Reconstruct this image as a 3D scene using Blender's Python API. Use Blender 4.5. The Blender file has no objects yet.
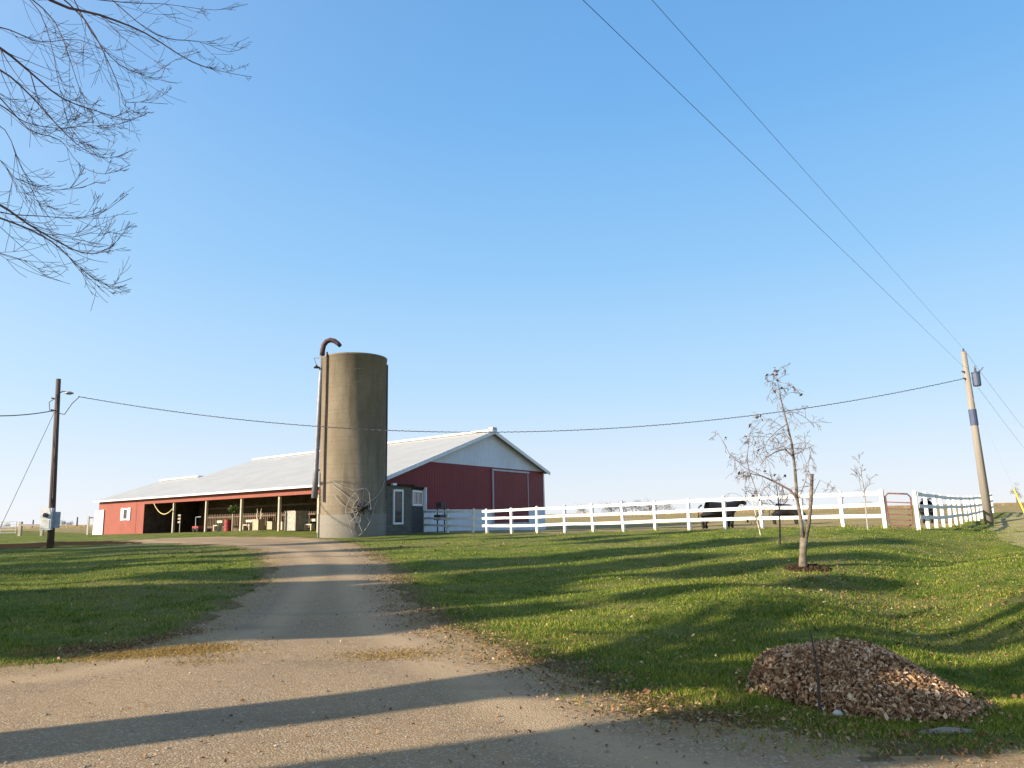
import bpy, bmesh, math, random
import numpy as np
from mathutils import Vector, Matrix, noise
random.seed(7); rng = np.random.default_rng(11)
scn = bpy.context.scene
col = scn.collection
R = math.radians

# ------------------------------------------------------------------ camera
F = 740.0; PITCH = math.atan(132/F); ROLL = R(1.25); EYE = 1.6
CAM = np.array([0, 0, EYE])
fw = np.array([0, math.cos(PITCH), math.sin(PITCH)]); up0 = np.array([0, -math.sin(PITCH), math.cos(PITCH)]); rt0 = np.array([1., 0, 0])
rt = rt0*math.cos(ROLL) - up0*math.sin(ROLL); up = up0*math.cos(ROLL) + rt0*math.sin(ROLL)
cd = bpy.data.cameras.new('camera'); cam = bpy.data.objects.new('camera', cd); col.objects.link(cam)
cd.sensor_width = 36; cd.lens = 36*F/1024; cd.clip_end = 5000; cd.clip_start = .05
M = Matrix(((rt[0], up[0], -fw[0], 0), (rt[1], up[1], -fw[1], 0), (rt[2], up[2], -fw[2], EYE), (0, 0, 0, 1)))
cam.matrix_world = M; scn.camera = cam

def ray(x, y): return fw + (x-512)/F*rt - (y-384)/F*up
def atY(x, y, Y): d = ray(x, y); return CAM + d*Y/d[1]
def atz(x, y, z): d = ray(x, y); return CAM + d*(z-EYE)/d[2]
def proj(P):
    v = np.array(P, float)-CAM; k = v@fw
    if k < .05: return (-9999, -9999)
    return 512+F*(v@rt)/k, 384-F*(v@up)/k
def atdir(px, P0, D):
    """point on the vertical plane through P0 along D that stands at column px of the horizon"""
    d = ray(px, 520); A = np.array([[d[0], -D[0]], [d[1], -D[1]]]); k, s = np.linalg.solve(A, np.array(P0[:2])-CAM[:2])
    return s

# ------------------------------------------------------------------ terrain
anch = [(0,0,0),(-8,3,0),(8,2,0),(0,5,0),(-5,7,0),(5,6,0),(0,9,0),(-8,11,.02),(0,13,.05),(7,9,-.02),(12,7,0),(-14,6,.05),(0,-12,0),(-20,-8,0),(20,-8,0),
        (3.5,12.5,.12),(13,12,-.02),(8.6,13.5,.0),(17,10,.12),(22,22,.35),(16.5,21,.22)]
for (x, y, Y) in [(352,536.5,42.5),(487,533.9,43),(540,533.6,40),(623,532,36),(722,530,32.6),(803,569,17),(885,528,28),(919,530.5,27.5),(942,528,34),(966,523,43),(993,513,55),(989,523,40),
                  (50,547.5,38),(104,534.5,80),(279,530,56),(205,532,66),(424,533,47),(545,530,66),(330,560,22),(120,590,16),(500,575,19),(1020,565,16),(10,531,80)]:
    P = atY(x, y, Y); anch.append(tuple(P))
for a in np.arange(-100, 101, 25):
    for r, z in ((130, 1.25), (280, 1.45), (700, 1.5), (2500, 1.0)):
        zz = z + (0.5 if (a > 20 and r == 280) else 0) + (.25 if (a > 20 and r == 130) else 0)
        anch.append((r*math.sin(R(a)), r*math.cos(R(a)), zz))
AN = np.array(anch)
def phi(d): return np.sqrt(d*d+4.0)
D_ = phi(np.hypot(AN[:, None, 0]-AN[None, :, 0], AN[:, None, 1]-AN[None, :, 1])) + np.eye(len(AN))*(-.02)
n_ = len(AN); Kmat = np.zeros((n_+1, n_+1)); Kmat[:n_, :n_] = D_; Kmat[n_, :n_] = 1; Kmat[:n_, n_] = 1
W_ = np.linalg.solve(Kmat, np.append(AN[:, 2], 0))
DITCH = [(5.6, 8.6, 6.0, 11), (6.0, 11, 7.4, 14.5), (7.4, 14.5, 10.5, 19), (10.5, 19, 14, 23)]
def H(x, y):
    x = np.asarray(x, float); y = np.asarray(y, float); s = np.full(x.shape, W_[n_])
    for i in range(n_): s = s + W_[i]*phi(np.hypot(x-AN[i, 0], y-AN[i, 1]))
    DD = np.full(x.shape, 1e6)
    s = s + .32*np.exp(-((x-27.5)**2+(y-39)**2)/9)   # bank by the pole
    s = s - .22*np.exp(-(((x-4.6)/2.0)**2+((y-8.0)/1.1)**2))                                   # hollow under the leaves
    for (ax, ay, bx, by) in DITCH:     # grassy ditch on the right
        L2 = (bx-ax)**2+(by-ay)**2; t_ = np.clip(((x-ax)*(bx-ax)+(y-ay)*(by-ay))/L2, 0, 1); dx = x-ax-t_*(bx-ax); dy = y-ay-t_*(by-ay); DD = np.minimum(DD, np.hypot(dx, dy))
    s = s - .30*np.exp(-(DD/1.15)**2)
    s = s + .16*np.exp(-(((x-8.6)/1.6)**2+((y-11)/4.)**2)) + .10*np.exp(-(((x-3.6)/1.5)**2+((y-12.5)/2.5)**2))
    lawn = 1/(1+np.exp(-(y-9)))
    s = s + lawn*.026*(np.sin(x*1.3+y*.7)+np.sin(y*1.9-x*.5+1)+np.sin(x*.45+y*2.7))*np.exp(-y/60)
    return s
def h(x, y): return float(H(np.array([x]), np.array([y]))[0])
def gp(px, py):
    d = ray(px, py); k = .5; last = k
    for i in range(4000):
        P = CAM+d*k
        if P[2] < h(P[0], P[1]): break
        last = k; k *= 1.02
        if k > 3000: break
    a, b = last, k
    for i in range(18):
        m = (a+b)/2; P = CAM+d*m
        if P[2] < h(P[0], P[1]): b = m
        else: a = m
    return CAM+d*(a+b)/2

# ------------------------------------------------------------------ helpers: meshes
def tag(o, label=None, cat=None, group=None, kind=None):
    if label: o['label'] = label
    if cat: o['category'] = cat
    if group: o['group'] = group
    if kind: o['kind'] = kind
    return o
def thing(name, org, label, cat, group=None):
    o = bpy.data.objects.new(name, None); col.objects.link(o); o.location = tuple(org); o.empty_display_size = .2
    ORG[o.name] = np.array(org, float)
    return tag(o, label, cat, group)
ORG = {}
class MB:
    def __init__(s): s.v = []; s.f = []
    def add(s, vs, fs):
        b = len(s.v); s.v += [tuple(map(float, v)) for v in vs]; s.f += [tuple(b+i for i in f) for f in fs]; return s
    def hexa(s, p):   # 8 points bottom 0-3 top 4-7
        return s.add(p, [(0,3,2,1),(4,5,6,7),(0,1,5,4),(1,2,6,5),(2,3,7,6),(3,0,4,7)])
    def box(s, c, size, ax=(1,0,0), az=(0,0,1)):
        X = np.array(ax, float); X /= np.linalg.norm(X); Z = np.array(az, float); Z = Z-X*(Z@X); Z /= np.linalg.norm(Z); Y = np.cross(Z, X); c = np.array(c, float)
        a, b, d = [q/2 for q in size]
        return s.hexa([c+X*i*a+Y*j*b+Z*k*d for k in (-1,1) for (i,j) in ((-1,-1),(1,-1),(1,1),(-1,1))])
    def beam(s, p, q, w, t, upv=(0,0,1)):
        p = np.array(p, float); q = np.array(q, float); return s.box((p+q)/2, (np.linalg.norm(q-p), w, t), q-p, upv)
    def extr(s, poly, vec):   # planar polygon extruded
        vec = np.array(vec, float); n = len(poly); P = [np.array(p, float) for p in poly]; Q = [p+vec for p in P]
        return s.add(P+Q, [tuple(range(n))[::-1], tuple(range(n, 2*n))]+[(i, (i+1) % n, n+(i+1) % n, n+i) for i in range(n)])
    def tube(s, pts, rad, n=8, cap=True):
        pts = [np.array(p, float) for p in pts]; m = len(pts)
        if not hasattr(rad, '__len__'): rad = [rad]*m
        vs = []; prev = None
        for i, p in enumerate(pts):
            t = pts[min(i+1, m-1)]-pts[max(i-1, 0)]; t = t/(np.linalg.norm(t)+1e-9)
            if prev is None: a = np.cross(t, (0,0,1) if abs(t[2]) < .9 else (1,0,0))
            else: a = prev-t*(prev@t)
            a = a/(np.linalg.norm(a)+1e-9); prev = a; b = np.cross(t, a)
            for k in range(n):
                an = 2*math.pi*k/n; vs.append(p+(a*math.cos(an)+b*math.sin(an))*rad[i])
        fs = [(i*n+k, i*n+(k+1) % n, (i+1)*n+(k+1) % n, (i+1)*n+k) for i in range(m-1) for k in range(n)]
        if cap: fs += [tuple(range(n))[::-1], tuple(range((m-1)*n, m*n))]
        return s.add(vs, fs)
    def lathe(s, c, prof, n=24, cap=True):
        c = np.array(c, float); vs = [c+np.array([r*math.cos(2*math.pi*k/n), r*math.sin(2*math.pi*k/n), z]) for r, z in prof for k in range(n)]
        m = len(prof); fs = [(i*n+k, i*n+(k+1) % n, (i+1)*n+(k+1) % n, (i+1)*n+k) for i in range(m-1) for k in range(n)]
        if cap: fs += [tuple(range(n))[::-1], tuple(range((m-1)*n, m*n))]
        return s.add(vs, fs)
    def build(s, name, m, parent=None, org=None, smooth=False):
        if parent is not None: org = ORG[parent.name]
        elif org is None:
            V = np.array(s.v); org = np.array([V[:, 0].mean(), V[:, 1].mean(), V[:, 2].min()])
        org = np.array(org, float); V = np.array(s.v)-org
        me = bpy.data.meshes.new(name); me.from_pydata(V.tolist(), [], s.f)
        me.materials.append(m)
        if smooth: me.polygons.foreach_set('use_smooth', [True]*len(me.polygons))
        me.update(); o = bpy.data.objects.new(name, me); col.objects.link(o)
        if parent is not None: o.parent = parent
        else: o.location = tuple(org)
        ORG[o.name] = org
        return o
def np_mesh(name, V, faces_n, idx, m, smooth=False, kind=None, label=None, cat=None, parent=None):
    me = bpy.data.meshes.new(name); nf = len(idx)//faces_n
    me.vertices.add(len(V)); me.vertices.foreach_set('co', V.astype(np.float32).ravel())
    me.loops.add(len(idx)); me.loops.foreach_set('vertex_index', idx.astype(np.int32))
    me.polygons.add(nf); me.polygons.foreach_set('loop_start', np.arange(0, len(idx), faces_n, dtype=np.int32)); me.polygons.foreach_set('loop_total', np.full(nf, faces_n, dtype=np.int32))
    if smooth: me.polygons.foreach_set('use_smooth', np.ones(nf, dtype=bool))
    me.materials.append(m); me.update(); me.validate()
    o = bpy.data.objects.new(name, me); col.objects.link(o)
    if parent is not None: o.parent = parent
    return tag(o, label, cat, None, kind)

# ------------------------------------------------------------------ helpers: materials
class NT:
    def __init__(s, name):
        s.m = bpy.data.materials.new(name); s.m.use_nodes = True; s.t = s.m.node_tree; s.N = s.t.nodes; s.L = s.t.links
        s.b = s.N['Principled BSDF']; s.co = s.N.new('ShaderNodeTexCoord').outputs['Object']
    def noise(s, scale, detail=4, rough=.55, co=None, stretch=None):
        n = s.N.new('ShaderNodeTexNoise'); n.inputs['Scale'].default_value = scale; n.inputs['Detail'].default_value = detail; n.inputs['Roughness'].default_value = rough
        c = co or s.co
        if stretch:
            mp = s.N.new('ShaderNodeMapping'); mp.inputs['Scale'].default_value = stretch; s.L.new(c, mp.inputs['Vector']); c = mp.outputs['Vector']
        s.L.new(c, n.inputs['Vector']); return n.outputs['Fac']
    def ramp(s, fac, stops):
        r = s.N.new('ShaderNodeValToRGB'); s.L.new(fac, r.inputs['Fac']); e = r.color_ramp.elements
        e[0].position, e[0].color = stops[0][0], (*stops[0][1], 1); e[1].position, e[1].color = stops[-1][0], (*stops[-1][1], 1)
        for p, c in stops[1:-1]:
            q = e.new(p); q.color = (*c, 1)
        return r.outputs['Color']
    def attr(s, nm):
        a = s.N.new('ShaderNodeAttribute'); a.attribute_name = nm; return a.outputs['Fac']
    def fr(s, fac, a, b):
        r = s.N.new('ShaderNodeMapRange'); r.inputs['From Min'].default_value = a; r.inputs['From Max'].default_value = b; s.L.new(fac, r.inputs['Value']); return r.outputs['Result']
    def mix(s, fac, a, b, mode='MIX'):
        n = s.N.new('ShaderNodeMix'); n.data_type = 'RGBA'; n.blend_type = mode
        for v, i in ((fac, 0), (a, 6), (b, 7)):
            if hasattr(v, 'links'): s.L.new(v, n.inputs[i])
            elif i == 0: n.inputs[0].default_value = v
            else: n.inputs[i].default_value = (*v, 1)
        return n.outputs[2]
    def math(s, op, a, b=None):
        n = s.N.new('ShaderNodeMath'); n.operation = op
        for v, i in ((a, 0), (b, 1)):
            if v is None: continue
            if hasattr(v, 'links'): s.L.new(v, n.inputs[i])
            else: n.inputs[i].default_value = v
        return n.outputs[0]
    def dot(s, vec):
        n = s.N.new('ShaderNodeVectorMath'); n.operation = 'DOT_PRODUCT'; s.L.new(s.co, n.inputs[0]); n.inputs[1].default_value = vec; return n.outputs['Value']
    def bump(s, hgt, strength=.5, dist=.02):
        b = s.N.new('ShaderNodeBump'); b.inputs['Strength'].default_value = strength; b.inputs['Distance'].default_value = dist
        s.L.new(hgt, b.inputs['Height']); s.L.new(b.outputs['Normal'], s.b.inputs['Normal']); return s
    def done(s, c=None, rough=.7, metal=0, spec=.5):
        if c is not None:
            if hasattr(c, 'links'): s.L.new(c, s.b.inputs['Base Color'])
            else: s.b.inputs['Base Color'].default_value = (*c, 1)
        s.b.inputs['Roughness'].default_value = rough; s.b.inputs['Metallic'].default_value = metal
        s.b.inputs['Specular IOR Level'].default_value = spec
        return s.m
def simple(name, c, rough=.6, metal=0, var=.18, scale=6, bump=0, spec=.4):
    n = NT(name); f = n.noise(scale, 5, .6); lo = tuple(q*(1-var) for q in c); hi = tuple(min(1, q*(1+var)) for q in c)
    cc = n.ramp(f, [(.3, lo), (.7, hi)])
    if bump: n.bump(n.noise(scale*8, 4), .5, bump)
    return n.done(cc, rough, metal, spec)
def ribbed(name, c, d, pitch, rough=.5, var=.1, depth=.02, dark=.75):
    n = NT(name); x = n.math('MULTIPLY', n.dot(d), 1/pitch); fr = n.math('FRACT', x); rib = n.math('LESS_THAN', n.math('ABSOLUTE', n.math('SUBTRACT', fr, .5)), .13)
    f = n.noise(.6, 5, .6); g = n.noise(3, 5, .7, stretch=(1, 1, .15)); cc = n.ramp(f, [(.3, tuple(q*(1-var) for q in c)), (.7, tuple(min(1, q*(1+var)) for q in c))])
    cc = n.mix(n.math('MULTIPLY', rib, 1-dark), cc, tuple(q*.3 for q in c)); cc = n.mix(n.fr(g, .5, .8), cc, tuple(q*.82 for q in c))
    n.bump(n.math('ABSOLUTE', n.math('SUBTRACT', fr, .5)), .4, depth)
    return n.done(cc, rough, spec=.15)

# ------------------------------------------------------------------ world and sun
AZ = math.atan2(-.93, -.38); EL = R(20)          # towards the sun: from the left, slightly behind the viewer
w = bpy.data.worlds.new('World'); scn.world = w; w.use_nodes = True; wn = w.node_tree
sky = wn.nodes.new('ShaderNodeTexSky'); sky.sky_type = 'NISHITA'; sky.sun_disc = False; sky.sun_elevation = EL; sky.sun_rotation = AZ % (2*math.pi)
sky.air_density = 1.15; sky.dust_density = .35; sky.ozone_density = 2.6; sky.altitude = 250
bg = wn.nodes['Background']; bg.inputs[1].default_value = .13
tcw = wn.nodes.new('ShaderNodeTexCoord'); sxw = wn.nodes.new('ShaderNodeSeparateXYZ'); wn.links.new(tcw.outputs['Generated'], sxw.inputs[0]); rw = wn.nodes.new('ShaderNodeValToRGB'); wn.links.new(sxw.outputs['Z'], rw.inputs[0])
SKY = [(0, (.84, .88, .94)), (.05, (.74, .84, .965)), (.16, (.50, .74, .98)), (.32, (.30, .595, .95)), (.50, (.18, .46, .87)), (.68, (.125, .36, .75)), (1, (.09, .27, .60))]
er = rw.color_ramp.elements; er[0].position, er[0].color = SKY[0][0], (*SKY[0][1], 1); er[1].position, er[1].color = 1, (*SKY[-1][1], 1)
for p_, c_ in SKY[1:-1]: q_ = er.new(p_); q_.color = (*c_, 1)
vm = wn.nodes.new('ShaderNodeVectorMath'); vm.operation = 'SCALE'; wn.links.new(rw.outputs[0], vm.inputs[0]); vm.inputs['Scale'].default_value = 1/.13/2**1.15
mxw = wn.nodes.new('ShaderNodeMix'); mxw.data_type = 'RGBA'; mxw.inputs[0].default_value = .96; wn.links.new(sky.outputs[0], mxw.inputs[6]); wn.links.new(vm.outputs[0], mxw.inputs[7]); 
dts = wn.nodes.new('ShaderNodeVectorMath'); dts.operation = 'DOT_PRODUCT'; wn.links.new(tcw.outputs['Generated'], dts.inputs[0]); dts.inputs[1].default_value = (math.sin(AZ)*math.cos(EL), math.cos(AZ)*math.cos(EL), math.sin(EL))
mr_ = wn.nodes.new('ShaderNodeMapRange'); mr_.inputs['From Min'].default_value = -1; wn.links.new(dts.outputs['Value'], mr_.inputs['Value'])
pw_ = wn.nodes.new('ShaderNodeMath'); pw_.operation = 'POWER'; wn.links.new(mr_.outputs[0], pw_.inputs[0]); pw_.inputs[1].default_value = 5
gl = wn.nodes.new('ShaderNodeVectorMath'); gl.operation = 'SCALE'; gl.inputs[0].default_value = (1.0, .74, .46); wn.links.new(pw_.outputs[0], gl.inputs['Scale'])   # the bright warm sky round the low sun
gl2 = wn.nodes.new('ShaderNodeVectorMath'); gl2.operation = 'SCALE'; wn.links.new(gl.outputs[0], gl2.inputs[0]); gl2.inputs['Scale'].default_value = .85/.13/2**1.15
ad = wn.nodes.new('ShaderNodeVectorMath'); ad.operation = 'ADD'; wn.links.new(mxw.outputs[2], ad.inputs[0]); wn.links.new(gl2.outputs[0], ad.inputs[1]); wn.links.new(ad.outputs[0], bg.inputs[0])
sd = bpy.data.lights.new('sun', 'SUN'); sd.energy = 4.7; sd.angle = R(.53); sd.color = (1, .87, .70)
so = bpy.data.objects.new('sun', sd); col.objects.link(so)
sv = Vector((math.sin(AZ)*math.cos(EL), math.cos(AZ)*math.cos(EL), math.sin(EL))); so.rotation_euler = sv.to_track_quat('Z', 'Y').to_euler(); so.location = (-30, -12, 30)
scn.view_settings.view_transform = 'Standard'; scn.view_settings.look = 'None'; scn.view_settings.exposure = 1.15; scn.view_settings.gamma = 1
SUN2 = np.array([math.sin(AZ), math.cos(AZ)])

# ------------------------------------------------------------------ ground
def poly_px(l): return [tuple(gp(*q)[:2]) for q in l]
drive = [(-40, 7.5)]+[(-14, 8.3)]+poly_px([(0,668),(60,652),(130,648),(200,628),(240,602),(268,576),(271,562),(262,551),(235,545.5),(180,543.5),(138,542.5),(130,540.5)]) + \
        poly_px([(170,538),(250,536.8),(300,537.5),(332,539.5),(352,545),(385,566),(402,592),(440,622),(500,650),(557,667),(604,690),(655,708),(713,724),(765,733),(840,741),(900,748),(1024,757)])+[(14, 4.9),(40,3.5),(40,-12),(-40,-12)]
def smooth_poly(P, k=4):
    P = np.array(P); n = len(P); Q = []
    for i in range(n):
        a, b, c, d = P[i-1], P[i], P[(i+1) % n], P[(i+2) % n]
        if np.linalg.norm(c-b) > 6: Q.append(b); continue
        for s in np.arange(k)/k: Q.append(.5*((2*b)+(c-a)*s+(2*a-5*b+4*c-d)*s*s+(-a+3*b-3*c+d)*s**3))
    return np.array(Q)
DP = smooth_poly(drive)
def inpoly(x, y, P):
    c = np.zeros(x.shape, bool); j = len(P)-1
    for i in range(len(P)):
        xi, yi = P[i]; xj, yj = P[j]
        with np.errstate(divide='ignore', invalid='ignore'):
            c ^= ((yi > y) != (yj > y)) & (x < (xj-xi)*(y-yi)/(yj-yi+1e-12)+xi)
        j = i
    return c
def edist(x, y, P):
    d = np.full(x.shape, 1e9)
    for i in range(len(P)):
        a = P[i]; b = P[(i+1) % len(P)]; ab = b-a; t = np.clip(((x-a[0])*ab[0]+(y-a[1])*ab[1])/(ab@ab+1e-9), 0, 1)
        d = np.minimum(d, np.hypot(x-a[0]-t*ab[0], y-a[1]-t*ab[1]))
    return d
def wob(x, y, s, a): return a*(np.sin(x*s+1.3*np.sin(y*s*1.7))+np.sin(y*s*1.3+2.1*np.sin(x*s*.8)))
xs = np.concatenate([-np.geomspace(3000, 46, 30), np.arange(-45, -12, .3), np.arange(-12, 14, .11), np.arange(14, 40, .3), np.geomspace(40.5, 3000, 30)])
ys = np.concatenate([-np.geomspace(300, 12.5, 8), np.arange(-12, 3, .5), np.arange(3, 15, .1), 15*np.exp(np.arange(0, 5.4, .011))])
XX, YY = np.meshgrid(xs, ys); HH = H(XX, YY)
nx, ny = len(xs), len(ys)
cx_ = (XX[:-1, :-1]+XX[1:, 1:])/2; cy_ = (YY[:-1, :-1]+YY[1:, 1:])/2
xw = cx_+wob(cx_, cy_, 2.3, .10)+wob(cx_, cy_, 9, .04); yw = cy_+wob(cy_, cx_, 2.1, .10)+wob(cy_, cx_, 8, .04)
m_drive = inpoly(xw, yw, DP)
fA = atY(472, 532, 44)[:2]; fB = atY(885, 528, 28)[:2]; fC = atY(919, 530, 27.5)[:2]; fD = atY(993, 513, 55)[:2]; fM = atY(424, 531, 48)[:2]
pas = np.array([fM, fA, fB, fC, fD, (75, 95), (300, 110), (300, 135), (40, 115), (-90, 120), (-200, 118), (-200, 82), (-54, 80), (-40, 84), (0, 70)])
m_pas = inpoly(cx_, cy_, pas) & ~m_drive
fld = cy_ > 112+wob(cx_, cy_, .02, 4)+np.where(cx_ > 45, (45-cx_)*.25, 0)
m_fld = fld & ~m_pas & ~m_drive
bare = np.array(poly_px([(996,520),(1012,512),(1024,509),(1060,509),(1060,552),(1024,549),(1004,540),(994,530)]))
m_bare = inpoly(xw, yw, bare)&~m_drive&~m_pas&~m_fld
dark_strip = np.array(poly_px([(-20,545),(60,541.5),(110,541),(150,541.5),(155,543),(110,544.5),(60,546),(0,549),(-20,550)]))  # narrow dark brown strip of ground at the left pole
m_strip = inpoly(xw, yw, dark_strip)&~m_drive
m_lawn = ~(m_drive | m_pas | m_fld | m_bare | m_strip)
ii = np.arange(nx*ny).reshape(ny, nx)
quads = np.stack([ii[:-1, :-1], ii[:-1, 1:], ii[1:, 1:], ii[1:, :-1]], -1)
VV = np.stack([XX, YY, HH], -1).reshape(-1, 3)
EDG = np.full(len(VV), 50.); nearv = (VV[:, 0] > -40) & (VV[:, 0] < 16) & (VV[:, 1] > 2) & (VV[:, 1] < 62); EDG[nearv] = edist(VV[nearv, 0], VV[nearv, 1], DP)
def sheet(name, mask, m):
    q = quads[mask].reshape(-1); u, inv = np.unique(q, return_inverse=True)
    o = np_mesh(name, VV[u], 4, inv.ravel(), m, True, 'structure'); at_ = o.data.attributes.new('edge', 'FLOAT', 'POINT'); at_.data.foreach_set('value', EDG[u].astype(np.float32)); return o
# lawn
n = NT('lawn_grass'); big = n.noise(.22, 4, .6); mid = n.noise(1.6, 5, .65); fine = n.noise(26, 5, .75); strk = n.noise(.5, 4, .6, stretch=(.35, 1.6, 1))
c = n.ramp(mid, [(.3, (.085, .12, .012)), (.52, (.165, .215, .02)), (.72, (.33, .31, .05))])
c = n.mix(n.fr(strk, .50, .66), c, (.25, .225, .06)); c = n.mix(n.fr(big, .52, .68), c, (.30, .245, .10)); c = n.mix(n.math('MULTIPLY', n.fr(n.noise(.9, 5, .7), .55, .68), .6), c, (.06, .10, .014)); c = n.mix(n.fr(fine, .3, .8), n.mix(.4, c, (.03, .055, .01)), c)
eg = n.math('ADD', n.attr('edge'), n.math('MULTIPLY', n.math('SUBTRACT', n.noise(2.2, 5, .7), .5), 1.6))
c = n.mix(n.fr(eg, .62, .0), c, n.mix(n.fr(n.noise(5, 4, .7), .35, .65), (.17, .11, .045), (.30, .205, .10)))
n.bump(n.math('ADD', fine, n.math('MULTIPLY', n.noise(7, 4, .7), 2)), 1.0, .07); M_lawn = n.done(c, .9, spec=.15)
# gravel
n = NT('gravel'); big = n.noise(.35, 5, .6); trk = n.noise(.9, 5, .6, stretch=(1, .3, 1)); v = n.N.new('ShaderNodeTexVoronoi'); v.inputs['Scale'].default_value = 62; n.L.new(n.co, v.inputs['Vector'])
peb = n.noise(70, 4, .8); v2 = n.N.new('ShaderNodeTexVoronoi'); v2.inputs['Scale'].default_value = 130; n.L.new(n.co, v2.inputs['Vector'])
c = n.ramp(big, [(.3, (.285, .19, .10)), (.7, (.40, .275, .148))]); c = n.mix(n.fr(trk, .5, .75), c, (.27, .19, .118))
cell = n.N.new('ShaderNodeRGBToBW'); n.L.new(v2.outputs['Color'], cell.inputs[0]); c = n.mix(n.fr(cell.outputs[0], .25, .85), n.mix(.7, (.22, .16, .10), c) if False else n.mix(.55, c, (.24, .175, .11)), c)
cell2 = n.N.new('ShaderNodeRGBToBW'); n.L.new(v.outputs['Color'], cell2.inputs[0]); c = n.mix(n.fr(cell2.outputs[0], .72, .8), c, (.42, .33, .22))
ed_ = n.attr('edge'); eg = n.math('ADD', ed_, n.math('MULTIPLY', n.math('SUBTRACT', n.noise(1.6, 5, .75), .5), 3.0)); c = n.mix(n.math('MULTIPLY', n.fr(eg, .5, -.25), .8), c, (.27, .18, .075))
rut = n.math('MULTIPLY', n.fr(n.math('ABSOLUTE', n.math('SUBTRACT', n.math('ADD', ed_, n.math('MULTIPLY', n.noise(.4, 2), .5)), 1.25)), .42, .1), .8); c = n.mix(rut, c, (.42, .30, .175))
wet = n.fr(n.noise(.8, 6, .7, stretch=(.35, 1.3, 1)), .55, .72); c = n.mix(n.math('MULTIPLY', wet, .65), c, (.20, .145, .095))
hh_ = n.math('ADD', n.math('MULTIPLY', v.outputs['Distance'], -.8), n.math('ADD', peb, n.math('MULTIPLY', n.noise(3.5, 6, .7, stretch=(.6, 1.3, 1)), 4.0)))
n.bump(hh_, .45, .02); M_gravel = n.done(c, .95, spec=.15)
n = NT('pasture'); a = n.noise(.35, 5, .65, stretch=(.6, 1.2, 1)); b = n.noise(6, 5, .7)
c = n.ramp(a, [(.3, (.20, .18, .06)), (.5, (.32, .24, .10)), (.7, (.44, .32, .16))]); c = n.mix(n.fr(b, .4, .8), c, (.20, .16, .07)); n.bump(b, .8, .08); M_pas = n.done(c, .9, spec=.1)
n = NT('stubble'); a = n.noise(.03, 5, .6, stretch=(.4, 1.5, 1)); b = n.noise(2, 5, .7)
c = n.ramp(a, [(.3, (.30, .215, .10)), (.55, (.42, .31, .15)), (.72, (.24, .21, .09))]); c = n.mix(n.fr(b, .4, .9), c, (.2, .14, .07)); n.bump(b, .8, .15); M_fld = n.done(c, .9, spec=.1)
n = NT('bare_soil'); a = n.noise(1.2, 5, .65); c = n.ramp(a, [(.3, (.20, .20, .06)), (.65, (.38, .30, .16))]); n.bump(n.noise(14, 5, .7), .8, .05); M_bare = n.done(c, .95, spec=.1)
M_dark = simple('dark_brown', (.05, .034, .022), .95, var=.4, scale=5, bump=.04, spec=0)
sheet('ground', m_lawn, M_lawn); sheet('driveway', m_drive, M_gravel); sheet('pasture', m_pas, M_pas); sheet('field', m_fld, M_fld); sheet('dry_grass_verge', m_bare, M_bare); sheet('dark_ground_strip', m_strip, M_dark)

def rnd_mat(name, stops, rough=.8, trans=0):
    n = NT(name); g = n.N.new('ShaderNodeNewGeometry'); c = n.ramp(g.outputs['Random Per Island'], stops)
    mm = n.done(c, rough, spec=.2)
    if trans:
        tr = n.N.new('ShaderNodeBsdfTranslucent'); n.L.new(c, tr.inputs['Color']); mx = n.N.new('ShaderNodeMixShader'); mx.inputs[0].default_value = trans
        n.L.new(n.b.outputs[0], mx.inputs[1]); n.L.new(tr.outputs[0], mx.inputs[2]); n.L.new(mx.outputs[0], n.N['Material Output'].inputs['Surface'])
    return mm
def scatter(N, y0, y1, spread=.80, pw=2.0):
    u = rng.random(N)
    y = 1/((1-u)/y0+u/y1) if pw == 2 else y0*(y1/y0)**u
    return (rng.random(N)*2-1)*spread*y, y
# grass blades
N = 380000; x, y = scatter(N, 5.2, 34); x += 0
inD = inpoly(x+wob(x, y, 2.3, .10)+wob(x, y, 9, .04), y+wob(y, x, 2.1, .10)+wob(y, x, 8, .04), DP); ed = edist(x, y, DP)
keep = (~inD) | ((ed < .5) & (rng.random(N) < .10)); patch = (np.sin(x*3.1+np.sin(y*2.3)*2)+np.sin(y*2.7+x)) > -1.2
keep &= patch | (rng.random(N) < .5)
edge_thin = (~inD) & (rng.random(N) > np.clip(ed/.8, .12, 1)); keep &= ~edge_thin
pile_c = np.array([4.72, 7.85])
x = x[keep]; y = y[keep]; N = len(x); z = H(x, y); hgt = rng.uniform(.015, .04, N)*(1+.6*(np.sin(x*2.2+np.sin(y*1.7)*2)*np.sin(y*2.9+x*.6) > .35)); wd = rng.uniform(.004, .007, N)*np.clip(y/10, .8, 2.0); a = rng.uniform(0, math.tau, N)
lx = rng.normal(0, .022, N); ly = rng.normal(0, .022, N); V = np.empty((N, 3, 3))
V[:, 0] = np.stack([x-np.cos(a)*wd, y-np.sin(a)*wd, z-.005], -1); V[:, 1] = np.stack([x+np.cos(a)*wd, y+np.sin(a)*wd, z-.005], -1); V[:, 2] = np.stack([x+lx, y+ly, z+hgt], -1)
M_blade = rnd_mat('grass_blades', [(0, (.09, .135, .012)), (.4, (.17, .235, .02)), (.8, (.35, .34, .045)), (1, (.50, .42, .15))], .7, .35)
np_mesh('grass', V.reshape(-1, 3), 3, np.arange(3*N), M_blade, False, 'stuff', 'short mown grass blades covering the lawn', 'grass')
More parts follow.
